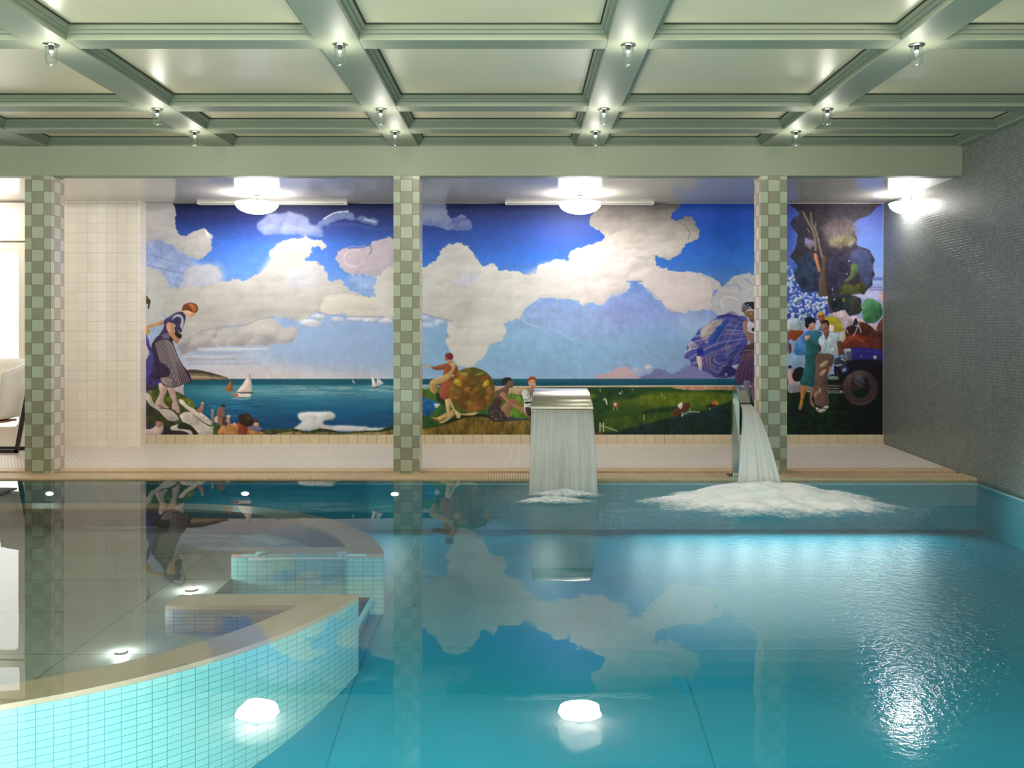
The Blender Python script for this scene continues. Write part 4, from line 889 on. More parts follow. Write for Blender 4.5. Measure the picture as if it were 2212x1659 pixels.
# deck beside the mural, sloping a little towards the pool
def slab(x0, x1, y0, y1, z0, z1, depth=.3):
    bm = new(); v = [bm.verts.new(q) for q in ((x0,y0,z0),(x1,y0,z0),(x1,y1,z1),(x0,y1,z1),(x0,y0,z0-depth),(x1,y0,z0-depth),(x1,y1,z0-depth),(x0,y1,z0-depth))]
    for f in ((0,1,2,3),(4,7,6,5),(0,4,5,1),(1,5,6,2),(2,6,7,3),(3,7,4,0)): bm.faces.new([v[i] for i in f])
    return bm
struct('floor', slab(WL, WR, 7.95, YB+.1, .003, .041), M['deck_mosaic'], 'pale mosaic deck between the pool and the mural')
struct('trim_1', slab(WL, WR, 7.77, 7.95, 0.0, .003), M['border_mosaic'], 'beige mosaic border along the deck')
struct('trim_2', slab(WL, WR, 7.66, 7.77, -.02, -.02), M['gutter'], 'wet overflow gutter in front of the pillars')
struct('trim_3', slab(WL, WR, YPOOL, 7.66, 0.0, 0.0), M['grate_slat'], 'beige grated edge of the pool')
struct('floor_near', slab(WL, WR, YN, 1.35, 0.0, 0.0), M['deck_mosaic'])
struct('floor_left', slab(WL, -6.6, 1.35, YPOOL, 0.0, 0.0), M['deck_mosaic'])
struct('baseboard_back', B1(-3.866, WR, YB-.012, YB, .038, .139), M['skirt_tile'], 'row of cream tiles under the mural')

# ---------------------------------------------------------------- mural panel
hM, wM = MUR.shape[:2]
px0, px1, pz0, pz1 = wx(317, YB), wx(1906, YB), wz(938.5, YB), wz(440, YB)
px1 = min(px1, WR-.002)
xs = np.linspace(px0, px1, wM); zs = np.linspace(pz1, pz0, hM)
gx, gz = np.meshgrid(xs, zs)
co = np.stack([gx, np.full_like(gx, YB-.014), gz], -1).reshape(-1, 3)
idx = np.arange(wM*hM).reshape(hM, wM)
quads = np.stack([idx[:-1,:-1], idx[1:,:-1], idx[1:,1:], idx[:-1,1:]], -1).reshape(-1, 4)
# edges of the panel run back to the wall
rimv = np.array([[px0, YB-.001, pz1], [px1, YB-.001, pz1], [px1, YB-.001, pz0], [px0, YB-.001, pz0]])
nb = len(co); co = np.concatenate([co, rimv])
cr = [idx[0,0], idx[0,-1], idx[-1,-1], idx[-1,0]]
rims = np.array([[cr[0], cr[1], nb+1, nb], [cr[1], cr[2], nb+2, nb+1], [cr[2], cr[3], nb+3, nb+2], [cr[3], cr[0], nb, nb+3], [nb, nb+1, nb+2, nb+3]])
quads = np.concatenate([quads, rims]).astype(np.int32)
me = bpy.data.meshes.new('mural'); me.vertices.add(len(co)); me.vertices.foreach_set('co', co.ravel().astype(np.float32))
me.loops.add(quads.size); me.loops.foreach_set('vertex_index', quads.ravel())
me.polygons.add(len(quads)); me.polygons.foreach_set('loop_start', np.arange(0, quads.size, 4, dtype=np.int32)); me.polygons.foreach_set('loop_total', np.full(len(quads), 4, np.int32))
me.update(calc_edges=True); me.validate()
lin = np.where(MUR <= .04045, MUR/12.92, ((MUR+.055)/1.055)**2.4).reshape(-1, 3)
rgba = np.ones((len(co), 4), np.float32); rgba[:nb,:3] = lin*MURAL_GAIN if MURAL_GAIN != 1 else lin
ca = me.color_attributes.new('paint', 'FLOAT_COLOR', 'POINT'); ca.data.foreach_set('color', np.clip(rgba, 0, 1).ravel())
t = NT('painted_mural'); a = t.n('ShaderNodeAttribute'); a.attribute_name = 'paint'
nz = t.noise(t.obj(), 60.0, 2)
me.materials.append(t.done(t.pbr(a.outputs['Color'], .5, 0, .22, t.bump(nz, .15, .002))))
mural = bpy.data.objects.new('mural', me); COL.objects.link(mural)
tag(mural, 'long painted mural of clouds, sea and summer figures covering the back wall', 'mural')

# ---------------------------------------------------------------- coffered ceiling
BX = [-.985+1.5697*k for k in range(-4, 3)]; BW = .118
BY = [7.07, 6.346, 4.912, 3.478, 2.044, .61, -.824]; BH = .078
bm = new(); box(bm, WL, WR, YN, PF+.1, ZPAN, ZPAN+.1)
struct('ceiling', bm, M['panel'], 'cream ceiling panels inside the green coffers')
bm = new()
spans = []
edges_x = [WL]+[v for b in BX for v in (b-BW, b+BW)]+[WR-.07]
for k in range(0, len(edges_x), 2): spans.append((edges_x[k], edges_x[k+1]))
def beam(x0, x1, y0, y1, axis):
    box(bm, x0, x1, y0, y1, ZBEAM, ZPAN-.001, bev=.004)
for b in BX: beam(b-BW, b+BW, YN, PF, 1)
beam(WR-.07, WR, YN, PF, 1)
for y in BY:
    for x0, x1 in spans: beam(x0, x1, y-BH, y+BH, 0)
# stepped moulding round the inside of every coffer
ye = [YN]+[v for y in sorted(BY) for v in (y-BH, y+BH)]+[PF]
cells_y = [(ye[k], ye[k+1]) for k in range(0, len(ye), 2)]
for x0, x1 in spans:
    for y0, y1 in cells_y:
        if y1-y0 < .1: continue
        for (g, z0, z1) in ((.022, ZBEAM+.030, ZBEAM+.046), (.040, ZBEAM+.046, ZPAN-.006)):
            box(bm, x0-.001, x1+.001, y0-.001, y0+g, z0, z1); box(bm, x0-.001, x1+.001, y1-g, y1+.001, z0, z1)
            box(bm, x0-.001, x0+g, y0+g, y1-g, z0, z1); box(bm, x1-g, x1+.001, y0+g, y1-g, z0, z1)
        g, z0, z1 = .047, ZPAN-.006, ZPAN-.0005
        box(bm, x0, x1, y0, y0+g, z0, z1, 1); box(bm, x0, x1, y1-g, y1, z0, z1, 1); box(bm, x0, x0+g, y0+g, y1-g, z0, z1, 1); box(bm, x1-g, x1, y0+g, y1-g, z0, z1, 1)
struct('trim_4', bm, [M['sage'], M['gap']], 'sage green coffer beams of the ceiling')
struct('trim_5', B1(WL, WR, PF, PF+.14, ZAIS, ZPAN+.1, bev=.004), M['sage'], 'sage green fascia above the pillars')
struct('ceiling_low', B1(WL, WR, PF+.14, YB+.25, ZAIS+.002, ZAIS+.12), M['white_gloss'], 'low glossy white ceiling over the deck')

# ---------------------------------------------------------------- tiled pillars
PLIGHT = plain('pale_sage_tile', (164, 172, 151), .24, var=.04, scale=9)
PDARK = plain('olive_tile', (136, 135, 115), .24, var=.05, scale=9)
PSIDE = plain('pale_sage_tile_sidelit', (222, 214, 200), .24, var=.04, scale=9)  # side tiles: warm deck light painted into a paler copy of the front tile
PSIDE2 = plain('olive_tile_sidelit', (192, 181, 164), .24, var=.05, scale=9)  # darker tile of the pair, lightened the same way for the deck light
PGROUT = plain('olive_grout', (104, 100, 76), .7)
def pillar(cx, label):
    bm = new(); hw, dep = .110, .226
    x0, x1, y0, y1 = cx-hw, cx+hw, PF, PF+dep
    box(bm, x0+.002, x1-.002, y0+.002, y1-.002, -.05, ZAIS+.004, mi=2)
    rows = [-.012, .018]
    while rows[-1] < ZAIS: rows.append(rows[-1]+.0988)
    rows[-1] = ZAIS+.001
    g = .0013
    for r in range(len(rows)-1):
        za, zb = rows[r]+g, rows[r+1]-g
        if zb-za < .004: continue
        cols = [-hw, -.050, .050, hw]
        for c in range(3):
            mi = (r+c) % 2
            a, b = cx+cols[c]+(g if c else 0), cx+cols[c+1]-(g if c < 2 else 0)
            box(bm, a, b, y0, y0+.004, za, zb, mi); box(bm, a, b, y1-.004, y1, za, zb, mi)
            ya = y0+.113+cols[c]*(.113/hw)+g; yb = y0+.113+cols[c+1]*(.113/hw)-g
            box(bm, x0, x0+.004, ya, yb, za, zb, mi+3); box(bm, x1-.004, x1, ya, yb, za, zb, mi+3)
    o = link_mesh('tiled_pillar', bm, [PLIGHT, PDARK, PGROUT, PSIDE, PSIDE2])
    return tag(o, label, 'pillar', 'checkered pillars along the pool edge')
pillar(wx(81.5, PF), 'green checkered tile pillar beside the white glazed door')
pillar(wx(878, PF), 'green checkered tile pillar between the seascape and the parasol picnic of the mural')
pillar(wx(1672, PF), 'green checkered tile pillar next to the narrow jet fountain')

# ---------------------------------------------------------------- glazed door with transom, left of the first pillar
def rr_loop(x0, x1, z0, z1, r, n=8):
    pts = []
    for cx, cz, a in ((x1-r, z1-r, 0), (x0+r, z1-r, PI/2), (x0+r, z0+r, PI), (x1-r, z0+r, 1.5*PI)):
        for k in range(n+1): pts.append((cx+r*math.cos(a+PI/2*k/n), cz+r*math.sin(a+PI/2*k/n)))
    return pts
def frame_with_hole(bm, out, hole, y0, y1):
    O, H = rr_loop(*out, 1e-4), rr_loop(*hole); n = len(O); L = []
    for pts, y in ((O, y0), (H, y0), (H, y1), (O, y1)): L.append([bm.verts.new((q[0], y, q[1])) for q in pts])
    for A, Bq in ((0, 1), (1, 2), (2, 3), (3, 0)):
        for k in range(n): bm.faces.new((L[A][k], L[A][(k+1)%n], L[Bq][(k+1)%n], L[Bq][k]))
def slab_loop(bm, loop, y0, y1):
    A = [bm.verts.new((q[0], y0, q[1])) for q in loop]; Bq = [bm.verts.new((q[0], y1, q[1])) for q in loop]; n = len(loop)
    bm.faces.new(A); bm.faces.new(Bq[::-1])
    for k in range(n): bm.faces.new((A[k], A[(k+1)%n], Bq[(k+1)%n], Bq[k]))
xr = wx(40, YC)
bm = new(); box(bm, WL, -4.93, YC+.08, YB+.25, -.2, 2.6); struct('wall_door', bm, M['white_paint'])
bm = new(); frame_with_hole(bm, (-6.95, -4.95, .035, wz(524, YC)), (-6.75, xr, .23, wz(543, YC), .06), YC, YC+.06)
dr = struct('door_1', bm, M['white_paint'], 'white framed glazed door at the far left')
bm = new(); slab_loop(bm, rr_loop(-6.75, xr, .23, wz(543, YC), .06), YC+.03, YC+.045); o = link_mesh('glass_pane', bm, M['pane'], dr)
bm = new(); frame_with_hole(bm, (-6.95, -4.95, wz(520, YC), wz(438, YC)), (-6.75, xr+.005, wz(504, YC), wz(454, YC), .005), YC, YC+.06)
wd = struct('window_1', bm, M['white_paint'], 'white framed transom window above the glazed door')
bm = new(); slab_loop(bm, rr_loop(-6.75, xr+.005, wz(504, YC), wz(454, YC), .005), YC+.03, YC+.045); link_mesh('glass_pane', bm, M['pane'], wd)

# ---------------------------------------------------------------- white lounge chair at the door
ch = empty('lounge_chair', (-5.215, 8.75, .026), 'white moulded lounge chair on a black sled frame before the glazed door', 'chair')
def rel(bm, o):
    bmesh.ops.translate(bm, verts=bm.verts[:], vec=-Vector(o.location)); return bm
def bez(p, n):
    out = []
    for i in range(len(p)-1):
        a, b, c, d = p[max(i-1,0)], p[i], p[i+1], p[min(i+2,len(p)-1)]
        for k in range(n):
            t = k/n; out.append(tuple(.5*((2*b[j])+(-a[j]+c[j])*t+(2*a[j]-5*b[j]+4*c[j]-d[j])*t*t+(-a[j]+3*b[j]-3*c[j]+d[j])*t**3) for j in range(len(b))))
    out.append(tuple(p[-1])); return out
# bucket: half-ellipse wall round the back and sides on a curved seat pan
bm = new(); na, nv = 28, 12; L = []
for side in (0, 1):
    off = .022*side; g = []
    for j in range(nv+1):
        v = j/nv; row = []
        r = .20+.245*v**.36-off*.9
        for k in range(na+1):
            a = PI*1.5*(k/na)-PI*.25                      # open towards the pool
            top = .925-.16*max(0, -math.sin(a))**1.0
            z = .345+off+(top-.345-off)*v**1.35
            row.append(bm.verts.new((-5.215+r*1.02*math.cos(a), 8.78+r*.86*math.sin(a), z)))
        g.append(row)
    L.append(g)
for g in L:
    for j in range(nv):
        for k in range(na): bm.faces.new((g[j][k], g[j][k+1], g[j+1][k+1], g[j+1][k]))
for k in range(na): bm.faces.new((L[0][nv][k], L[0][nv][k+1], L[1][nv][k+1], L[1][nv][k]))
for k in (0, na):
    for j in range(nv): bm.faces.new((L[0][j][k], L[0][j+1][k], L[1][j+1][k], L[1][j][k]))
for s in (0, 1): bm.faces.new(L[s][0])
link_mesh('shell', rel(bm, ch), M['white_shell'], ch, True)
bm = new(); box(bm, -5.375, -4.975, 8.66, 8.92, .318, .34, bev=.006); link_mesh('seat_plate', rel(bm, ch), M['wood'], ch)
for s in (-1, 1):
    bm = new(); y = 8.81+s*.11
    pts = [(-5.215-.46, y, .60), (-5.215-.355, y, .045), (-5.215+.355, y, .045), (-5.215+.46, y, .60)]
    for a, b in zip(pts, pts[1:]):
        d = Vector(b)-Vector(a); n = Vector((0,1,0)).cross(d).normalized()*.017
        e = d.normalized()*.016
        sweep_rect(bm, [(Vector(a)-e, n, Vector((0,.012,0))), (Vector(b)+e, n, Vector((0,.012,0)))])
    link_mesh('sled_leg', rel(bm, ch), M['black_metal'], ch)
# ---------------------------------------------------------------- dome lamps over the deck
YL = 8.65
def dome_lamp(cx, label, half=False):
    e = empty('dome_lamp', (cx, YL, ZAIS), label, 'ceiling lamp', 'opal dome lamps over the deck')
    a0, a1 = (PI/2, 1.5*PI) if half else (0, 2*PI)
    zr = -.100
    prof = [(0, zr-.098)]+[(.2*math.sin(q), zr-.098*math.cos(q)) for q in [k*PI/2/9 for k in range(1, 10)]]+[(.205, zr+.006), (.196, zr+.012), (.05, zr+.020), (0, zr+.020)]
    bm = new(); lathe(bm, prof, 20 if half else 40, a0, a1); link_mesh('opal_bowl', bm, M['bowl'], e, True)
    bm = new(); lathe(bm, [(0, .001), (.05, .001), (.05, -.012), (.04, -.018), (0, -.018)], 20, a0, a1); link_mesh('canopy', bm, M['chrome'], e)
    bm = new(); lathe(bm, [(.008, -.018), (.008, zr+.02)], 10, a0, a1); link_mesh('stem', bm, M['chrome'], e)
dome_lamp(wx(555, YL), 'lit opal dome lamp hanging in front of the seascape bay')
dome_lamp(wx(1253, YL), 'lit opal dome lamp hanging above the sheet waterfall')
dome_lamp(WR-.002, 'lit opal half dome lamp against the grey mosaic wall', True)
def vent(x0, x1, label):
    e = empty('linear_vent', ((x0+x1)/2, 9.26, ZAIS), label, 'air vent', 'slim air vents above the mural')
    w = (x1-x0)/2
    link_mesh('body', B1(-w, w, -.045, .03, -.026, .003, bev=.004), M['white_paint'], e)
    link_mesh('slot', B1(-w+.02, w-.02, -.047, -.043, -.017, -.012), M['black_metal'], e)
vent(wx(426, 9.22), wx(749, 9.22), 'slim white air vent above the sailing boats of the mural')
vent(wx(1091, 9.22), wx(1413, 9.22), 'slim white air vent above the big cloud of the mural')

# ---------------------------------------------------------------- glass jar lamps under the beams
def jar_lamp(loc, label):
    e = empty('jar_lamp', loc, label, 'ceiling lamp', 'clear glass jar lamps under the beams')
    bm = new(); lathe(bm, [(0, .001), (.041, .001), (.043, -.003), (.040, -.007), (.014, -.009), (0, -.009)], 24); link_mesh('mounting_plate', bm, M['chrome'], e, True)
    bm = new(); lathe(bm, [(.0125, -.008), (.0125, -.030), (.010, -.032), (0, -.032)], 14); link_mesh('socket', bm, M['black_metal'], e)
    bm = new(); lathe(bm, [(0, -.031), (.009, -.032), (.0105, -.036), (.009, -.042), (.005, -.0455), (0, -.046)], 14); link_mesh('bulb', bm, M['bulb'], e, True)
    R_, H_ = .032, .118
    out = [(R_*.98, -.008), (R_, -.02)]+[(R_, -H_+R_)]+[(R_*math.cos(q), -H_+R_-R_*math.sin(q)) for q in [k*PI/2/7 for k in range(1, 7)]]+[(0, -H_)]
    bm = new(); lathe(bm, out, 28); link_mesh('glass_jar', bm, M['glass'], e, True)
    return e
ROWN = {4.912: 'nearest', 6.346: 'middle', 7.07: 'farthest'}
COLN = {0: 'leftmost', 1: 'second from left', 2: 'third from left', 3: 'rightmost'}
first = None
for y in (4.912, 6.346, 7.07):
    for i, k in enumerate((2, 3, 4, 5)):
        x = BX[k+1]
        lab = '%s clear glass jar lamp of the four in the %s row' % (COLN[i], ROWN[y])
        if first is None: first = jar_lamp((BX[3]-0, y, ZBEAM), lab); first.location.x = x; continue
        r = first.copy(); COL.objects.link(r); r.location = (x, y, ZBEAM); r['label'] = lab
        for chd in list(first.children):
            c = chd.copy(); COL.objects.link(c); c.parent = r

# ---------------------------------------------------------------- pool basin
def uvquad(bm, uv, pts, uvs, mi=0):
    f = bm.faces.new([bm.verts.new(q) for q in pts]); f.material_index = mi
    for l, u in zip(f.loops, uvs): l[uv].uv = u
    return f
XL = -6.6; YP0 = 1.35
zf = [(YP0+(YPOOL-YP0)*k/40, 0) for k in range(41)]
zf = [(y, -.42-.31/(1+math.exp((y-3.75)/.34))) for y, _ in zf]
bm = new(); uv = bm.loops.layers.uv.new('UVMap')
for (ya, za), (yb, zb) in zip(zf, zf[1:]):
    uvquad(bm, uv, [(XL,ya,za),(WR,ya,za),(WR,yb,zb),(XL,yb,zb)], [(XL,ya),(WR,ya),(WR,yb),(XL,yb)], 1)
    uvquad(bm, uv, [(XL,ya,-.02),(XL,yb,-.02),(XL,yb,zb),(XL,ya,za)], [(ya,0),(yb,0),(yb,zb),(ya,za)])
    uvquad(bm, uv, [(WR-.012,ya,-.05),(WR-.012,yb,-.05),(WR-.012,yb,zb),(WR-.012,ya,za)], [(ya,0),(yb,0),(yb,zb),(ya,za)])
uvquad(bm, uv, [(XL,YPOOL-.002,-.05),(WR,YPOOL-.002,-.05),(WR,YPOOL-.002,-.42),(XL,YPOOL-.002,-.42)], [(XL,0),(WR,0),(WR,-.4),(XL,-.4)])
uvquad(bm, uv, [(XL,YP0+.002,-.02),(WR,YP0+.002,-.02),(WR,YP0+.002,-.74),(XL,YP0+.002,-.74)], [(XL,0),(WR,0),(WR,-.7),(XL,-.7)])
PW = tiles('teal_basin_tile', None, .1, .05, .0012, (40, 168, 182), (46, 174, 188), (30, 140, 154), .35, uv=True, bump=.0006)
basin = struct('floor_basin', bm, [PW, M['pool_floor']], 'turquoise floor and walls of the pool basin')
bm = new(); box(bm, XL, WR-.012, YPOOL-.02, YPOOL, -.05, -.038); struct('trim_6', bm, M['nosing'], 'pale lip just under the water along the far pool edge')
bm = new(); box(bm, WR-.036, WR-.001, YP0, YPOOL-.02, -.05, -.038); struct('trim_7', bm, M['nosing'], 'pale lip just under the water along the grey wall')
bm = new(); nx, ny = 90, 60
bmesh.ops.create_grid(bm, x_segments=nx, y_segments=ny, size=.5)
for v in bm.verts: v.co = Vector((XL+(v.co.x+.5)*(WR-XL-.002), YP0+.003+(v.co.y+.5)*(YPOOL-YP0-.006), ZW))
water = link_mesh('pool_water', bm, M['water'], None, True)
if water.data.polygons[0].normal.z < 0: water.data.flip_normals()
tag(water, 'still turquoise pool water mirroring the mural', 'water', None, 'stuff')

# ---------------------------------------------------------------- submerged round spa: two curved walls with a gap between them
CXR, CYR, RO, RI = -2.66, 4.83, 1.91, 1.71
ZC, ZS = -.078, -.22                        # coping and spa floor levels
YA0, YA1, YF0, YF1 = 4.246, 4.420, 5.214, 5.386
XA = -1.672
def outline(near):
    """outer boundary (counter-clockwise arc) and inner boundary of one curved wall, as plan polylines"""
    sgn = -1 if near else 1
    ya, yi = (YA1, YA0) if near else (YF0, YF1)
    a_end = math.asin((ya-CYR)/RO); i_end = math.asin((yi-CYR)/RI)
    n = 40
    out = []; inn = []
    a_st = -PI*.5 if near else PI*.5
    i_st = a_st
    for k in range(n+1):
        a = a_st+(a_end-a_st)*k/n; out.append((CXR+RO*math.cos(a), CYR+RO*math.sin(a)))
        b = i_st+(i_end-i_st)*k/n; inn.append((CXR+RI*math.cos(b), CYR+RI*math.sin(b)))
    out.insert(0, (XL+.01, CYR+sgn*RO)); inn.insert(0, (XL+.01, CYR+sgn*RI))
    out.append((XA, ya)); inn.append((XA, yi))
    return out, inn
def ring_wall(near, label):
    out, inn = outline(near)
    e = empty('spa_wall', (CXR+1.2, (YA1 if near else YF0), ZC), label, 'pool wall', 'curved walls of the sunken spa')
    org = Vector(e.location)
    n = len(out)
    # body
    bm = new(); uv = bm.loops.layers.uv.new('UVMap')
    s = 0.0
    for pts, zb, mi in ((out, -.80, 0), (inn, ZS-.02, 1)):
        s = 0.0
        for k in range(n-1):
            d = math.dist(pts[k], pts[k+1])
            uvquad(bm, uv, [(*pts[k], ZC-.02), (*pts[k+1], ZC-.02), (*pts[k+1], zb), (*pts[k], zb)], [(s,0),(s+d,0),(s+d,zb),(s,zb)], mi)
            s += d
    uvquad(bm, uv, [(*out[-1], ZC-.02), (*inn[-1], ZC-.02), (*inn[-1], -.8), (*out[-1], -.8)], [(0,0),(.17,0),(.17,-.8),(0,-.8)])
    uvquad(bm, uv, [(*out[0], ZC-.02), (*inn[0], ZC-.02), (*inn[0], -.8), (*out[0], -.8)], [(0,0),(.2,0),(.2,-.8),(0,-.8)])
    link_mesh('tiled_body', rel(bm, e), [M['pool_tile'], M['spa_wall']], e)
    # coping
    bm = new(); g = .006
    A = [bm.verts.new((*q, ZC)) for q in out]; C_ = [bm.verts.new((*q, ZC)) for q in inn]
    A2 = [bm.verts.new((*q, ZC-.02)) for q in out]; C2 = [bm.verts.new((*q, ZC-.02)) for q in inn]
    for k in range(n-1):
        bm.faces.new((A[k], A[k+1], C_[k+1], C_[k])); bm.faces.new((A2[k], C2[k], C2[k+1], A2[k+1]))
        bm.faces.new((A[k], A2[k], A2[k+1], A[k+1])); bm.faces.new((C_[k], C_[k+1], C2[k+1], C2[k]))
    for k in (0, n-1): bm.faces.new((A[k], C_[k], C2[k], A2[k]))
    link_mesh('coping', rel(bm, e), M['coping'], e)
    # pale edge strip along the gap
    bm = new(); y = (YA1 if near else YF0); s = 1 if near else -1
    x_tip = out[-2][0]
    box(bm, XA+.06, x_tip-.10, min(y, y+s*.004), max(y, y+s*.004), ZC-.012, ZC+.002)
    link_mesh('edge_strip', rel(bm, e), M['nosing'], e)
    return e
ring_wall(True, 'near curved spa wall with beige coping under the water')
ring_wall(False, 'far curved spa wall with beige coping behind the white handrail')
# floor of the spa
RM = 1.80
def arc(a, b, n=24): return [(CXR+RM*math.cos(a+(b-a)*k/n), CYR+RM*math.sin(a+(b-a)*k/n)) for k in range(n+1)]
aX = math.acos((XA-CXR)/RM); aN = math.asin((YA0+.08-CYR)/RM); aF = math.asin((YF1-.08-CYR)/RM)
bm = new()
for loop in (arc(-PI/2, -aX)+arc(aX, PI/2)+[(XL+.01, CYR+RM), (XL+.01, CYR-RM)], arc(-aX, aN, 16)+[(XA, YA0+.08)], [(XA, YF1-.08)]+arc(aF, aX, 16)):
    top = [bm.verts.new((*q, ZS)) for q in loop]; bot = [bm.verts.new((*q, -.80)) for q in loop]
    bm.faces.new(top); nl = len(loop)
    for k in range(nl): bm.faces.new((top[k], top[(k+1)%nl], bot[(k+1)%nl], bot[k]))
struct('floor_spa', bm, M['spa_floor'], 'grey beige floor of the sunken spa')
# step in the gap, with a maroon strip and a pale nosing
st = empty('entry_step', (-.9, 4.8, -.33), 'submerged entry step with maroon strip in the spa gap', 'step')
link_mesh('tread', rel(B1(XA+.004, -.872, YA1+.004, YF0-.004, -.8, -.33), st), M['pool_floor'], st)
link_mesh('strip', rel(B1(-.965, -.875, 4.31, YF0-.006, -.331, -.327), st), M['maroon'], st)
link_mesh('nosing', rel(B1(-.87, -.848, 4.31, YF0-.006, -.345, -.326), st), M['nosing'], st)
# handrail
hr = empty('handrail', (wx(643, 5.14), 5.14, wz(1207, 5.14)), 'white submerged handrail on the far spa wall', 'handrail')
xa, xb, zh = wx(537, 5.14), wx(751, 5.14), wz(1207, 5.14)
bm = new(); tube(bm, [(xa, 5.14, zh), (xb, 5.14, zh)], .010, 12); link_mesh('bar', rel(bm, hr), M['rail'], hr, True)
for x in (xa+.05, xb-.05):
    bm = new(); tube(bm, [(x, 5.14, zh), (x, 5.18, zh+.008), (x, YF0+.001, zh+.008)], .009, 10)
    box(bm, x-.03, x+.03, YF0-.008, YF0+.001, zh-.008, zh+.024); link_mesh('bracket', rel(bm, hr), M['rail'], hr)
# pale plates in the spa floor
def plate(pts, label):
    bm = new(); d = [1950*(CAMH-ZS)/(y-VY) for x, y in pts]
    w = [(wx(x, q), q) for (x, y), q in zip(pts, d)]
    A = [bm.verts.new((*q, ZS+.012)) for q in w]; Bq = [bm.verts.new((*q, ZS-.01)) for q in w]; n = len(w)
    bm.faces.new(A); bm.faces.new(Bq[::-1])
    for k in range(n): bm.faces.new((A[k], A[(k+1)%n], Bq[(k+1)%n], Bq[k]))
    bmesh.ops.bevel(bm, geom=bm.edges[:], offset=.004, segments=1, affect='EDGES')
    tag(link_mesh('floor_plate', bm, M['plate'], None), label, 'floor plate', 'pale plates in the spa floor')
plate([(515,1160),(600,1150.5),(653,1171),(592,1180.5)], 'pale square plate lying diagonally inside the far curved wall')
plate([(180,1143),(205,1129.5),(352,1130.5),(340,1143.5)], 'long pale plate on the spa floor below the cream wall')
# lamps under water
def pool_lamp(x, y, z, nrm, label, r=.034):
    e = empty('pool_lamp', (x, y, z), label, 'underwater lamp', 'lit lamps under the water')
    q = Vector((0,0,1)).rotation_difference(Vector(nrm)); R4 = q.to_matrix().to_4x4()
    bm = new(); lathe(bm, [(r*.85, -.002), (r*1.2, -.002), (r*1.2, .006), (r*1.05, .009), (r*.9, .008)], 24); bmesh.ops.transform(bm, matrix=R4, verts=bm.verts[:]); link_mesh('ring', bm, M['rail'], e, True)
    bm = new(); lathe(bm, [(r, .004), (r*.8, .010), (0, .013)], 24); bmesh.ops.transform(bm, matrix=R4, verts=bm.verts[:]); link_mesh('lens', bm, M['pool_lens'], e, True)
    if nrm[2] == 0: e.scale = (1, 1, .5)
    return e
yl = YPOOL-.004
pool_lamp(wx(108, yl), yl, wz(1066, yl), (0,-1,0), 'small lit lamp in the far pool wall below the door-side pillar')
pool_lamp(wx(530, yl), yl, wz(1066, yl), (0,-1,0), 'small lit lamp in the far pool wall below the seascape')
pool_lamp(wx(853, yl), yl, wz(1067, yl), (0,-1,0), 'small lit lamp in the far pool wall below the middle pillar')
d1 = F*(CAMH-ZS)/(1275-VY); d2 = F*(CAMH-ZS)/(1410-VY)
pool_lamp(wx(414, d1), d1, ZS+.002, (0,0,1), 'lit lamp in the spa floor beside the gap', .026)
pool_lamp(wx(262, d2), d2, ZS+.002, (0,0,1), 'lit lamp in the spa floor behind the near coping', .022)

# ---------------------------------------------------------------- sheet waterfall
fx = .3165
fo = empty('sheet_waterfall', (fx, 7.50, 0.0), 'wide brushed steel waterfall spout on the pool edge', 'fountain')
path = [(7.50,.44,.17),(7.50,.50,.185),(7.495,.56,.200),(7.475,.62,.208),(7.435,.67,.211),(7.37,.708,.212),(7.28,.727,.212),(7.19,.729,.213),(7.11,.716,.217),(7.045,.690,.223),(6.995,.655,.231),(6.965,.622,.237),(6.95,.600,.2395)]
path = bez(path, 3)
rows = []
for i, (y, z, w) in enumerate(path):
    a = path[max(i-1, 0)]; b = path[min(i+1, len(path)-1)]
    d = Vector((0, b[0]-a[0], b[1]-a[1])).normalized(); nrm = Vector((1,0,0)).cross(d)
    rows.append(((fx, y, z), (w, 0, 0), nrm*(.019 if i < len(path)-2 else .015)))
bm = new(); sweep_rect(bm, rows)
o = link_mesh('hood', rel(bm, fo), M['steel'], fo, True); o.data.set_sharp_from_angle(angle=.6)
bm = new(); sweep_rect(bm, [((fx,7.50,-.002),(.085,0,0),(0,.022,0)), ((fx,7.50,.25),(.09,0,0),(0,.021,0)), ((fx,7.50,.40),(.13,0,0),(0,.02,0)), ((fx,7.50,.445),(.171,0,0),(0,.019,0))]); link_mesh('stand', rel(bm, fo), M['steel'], fo)
bm = new(); box(bm, fx-.14, fx+.14, 7.43, 7.57, 0.0, .012, bev=.003); link_mesh('base_plate', rel(bm, fo), M['steel'], fo)
bm = new(); z0 = .598; box(bm, fx-.236, fx+.236, 6.945, 6.962, z0-.006, z0+.004); link_mesh('lip', rel(bm, fo), M['chrome'], fo)

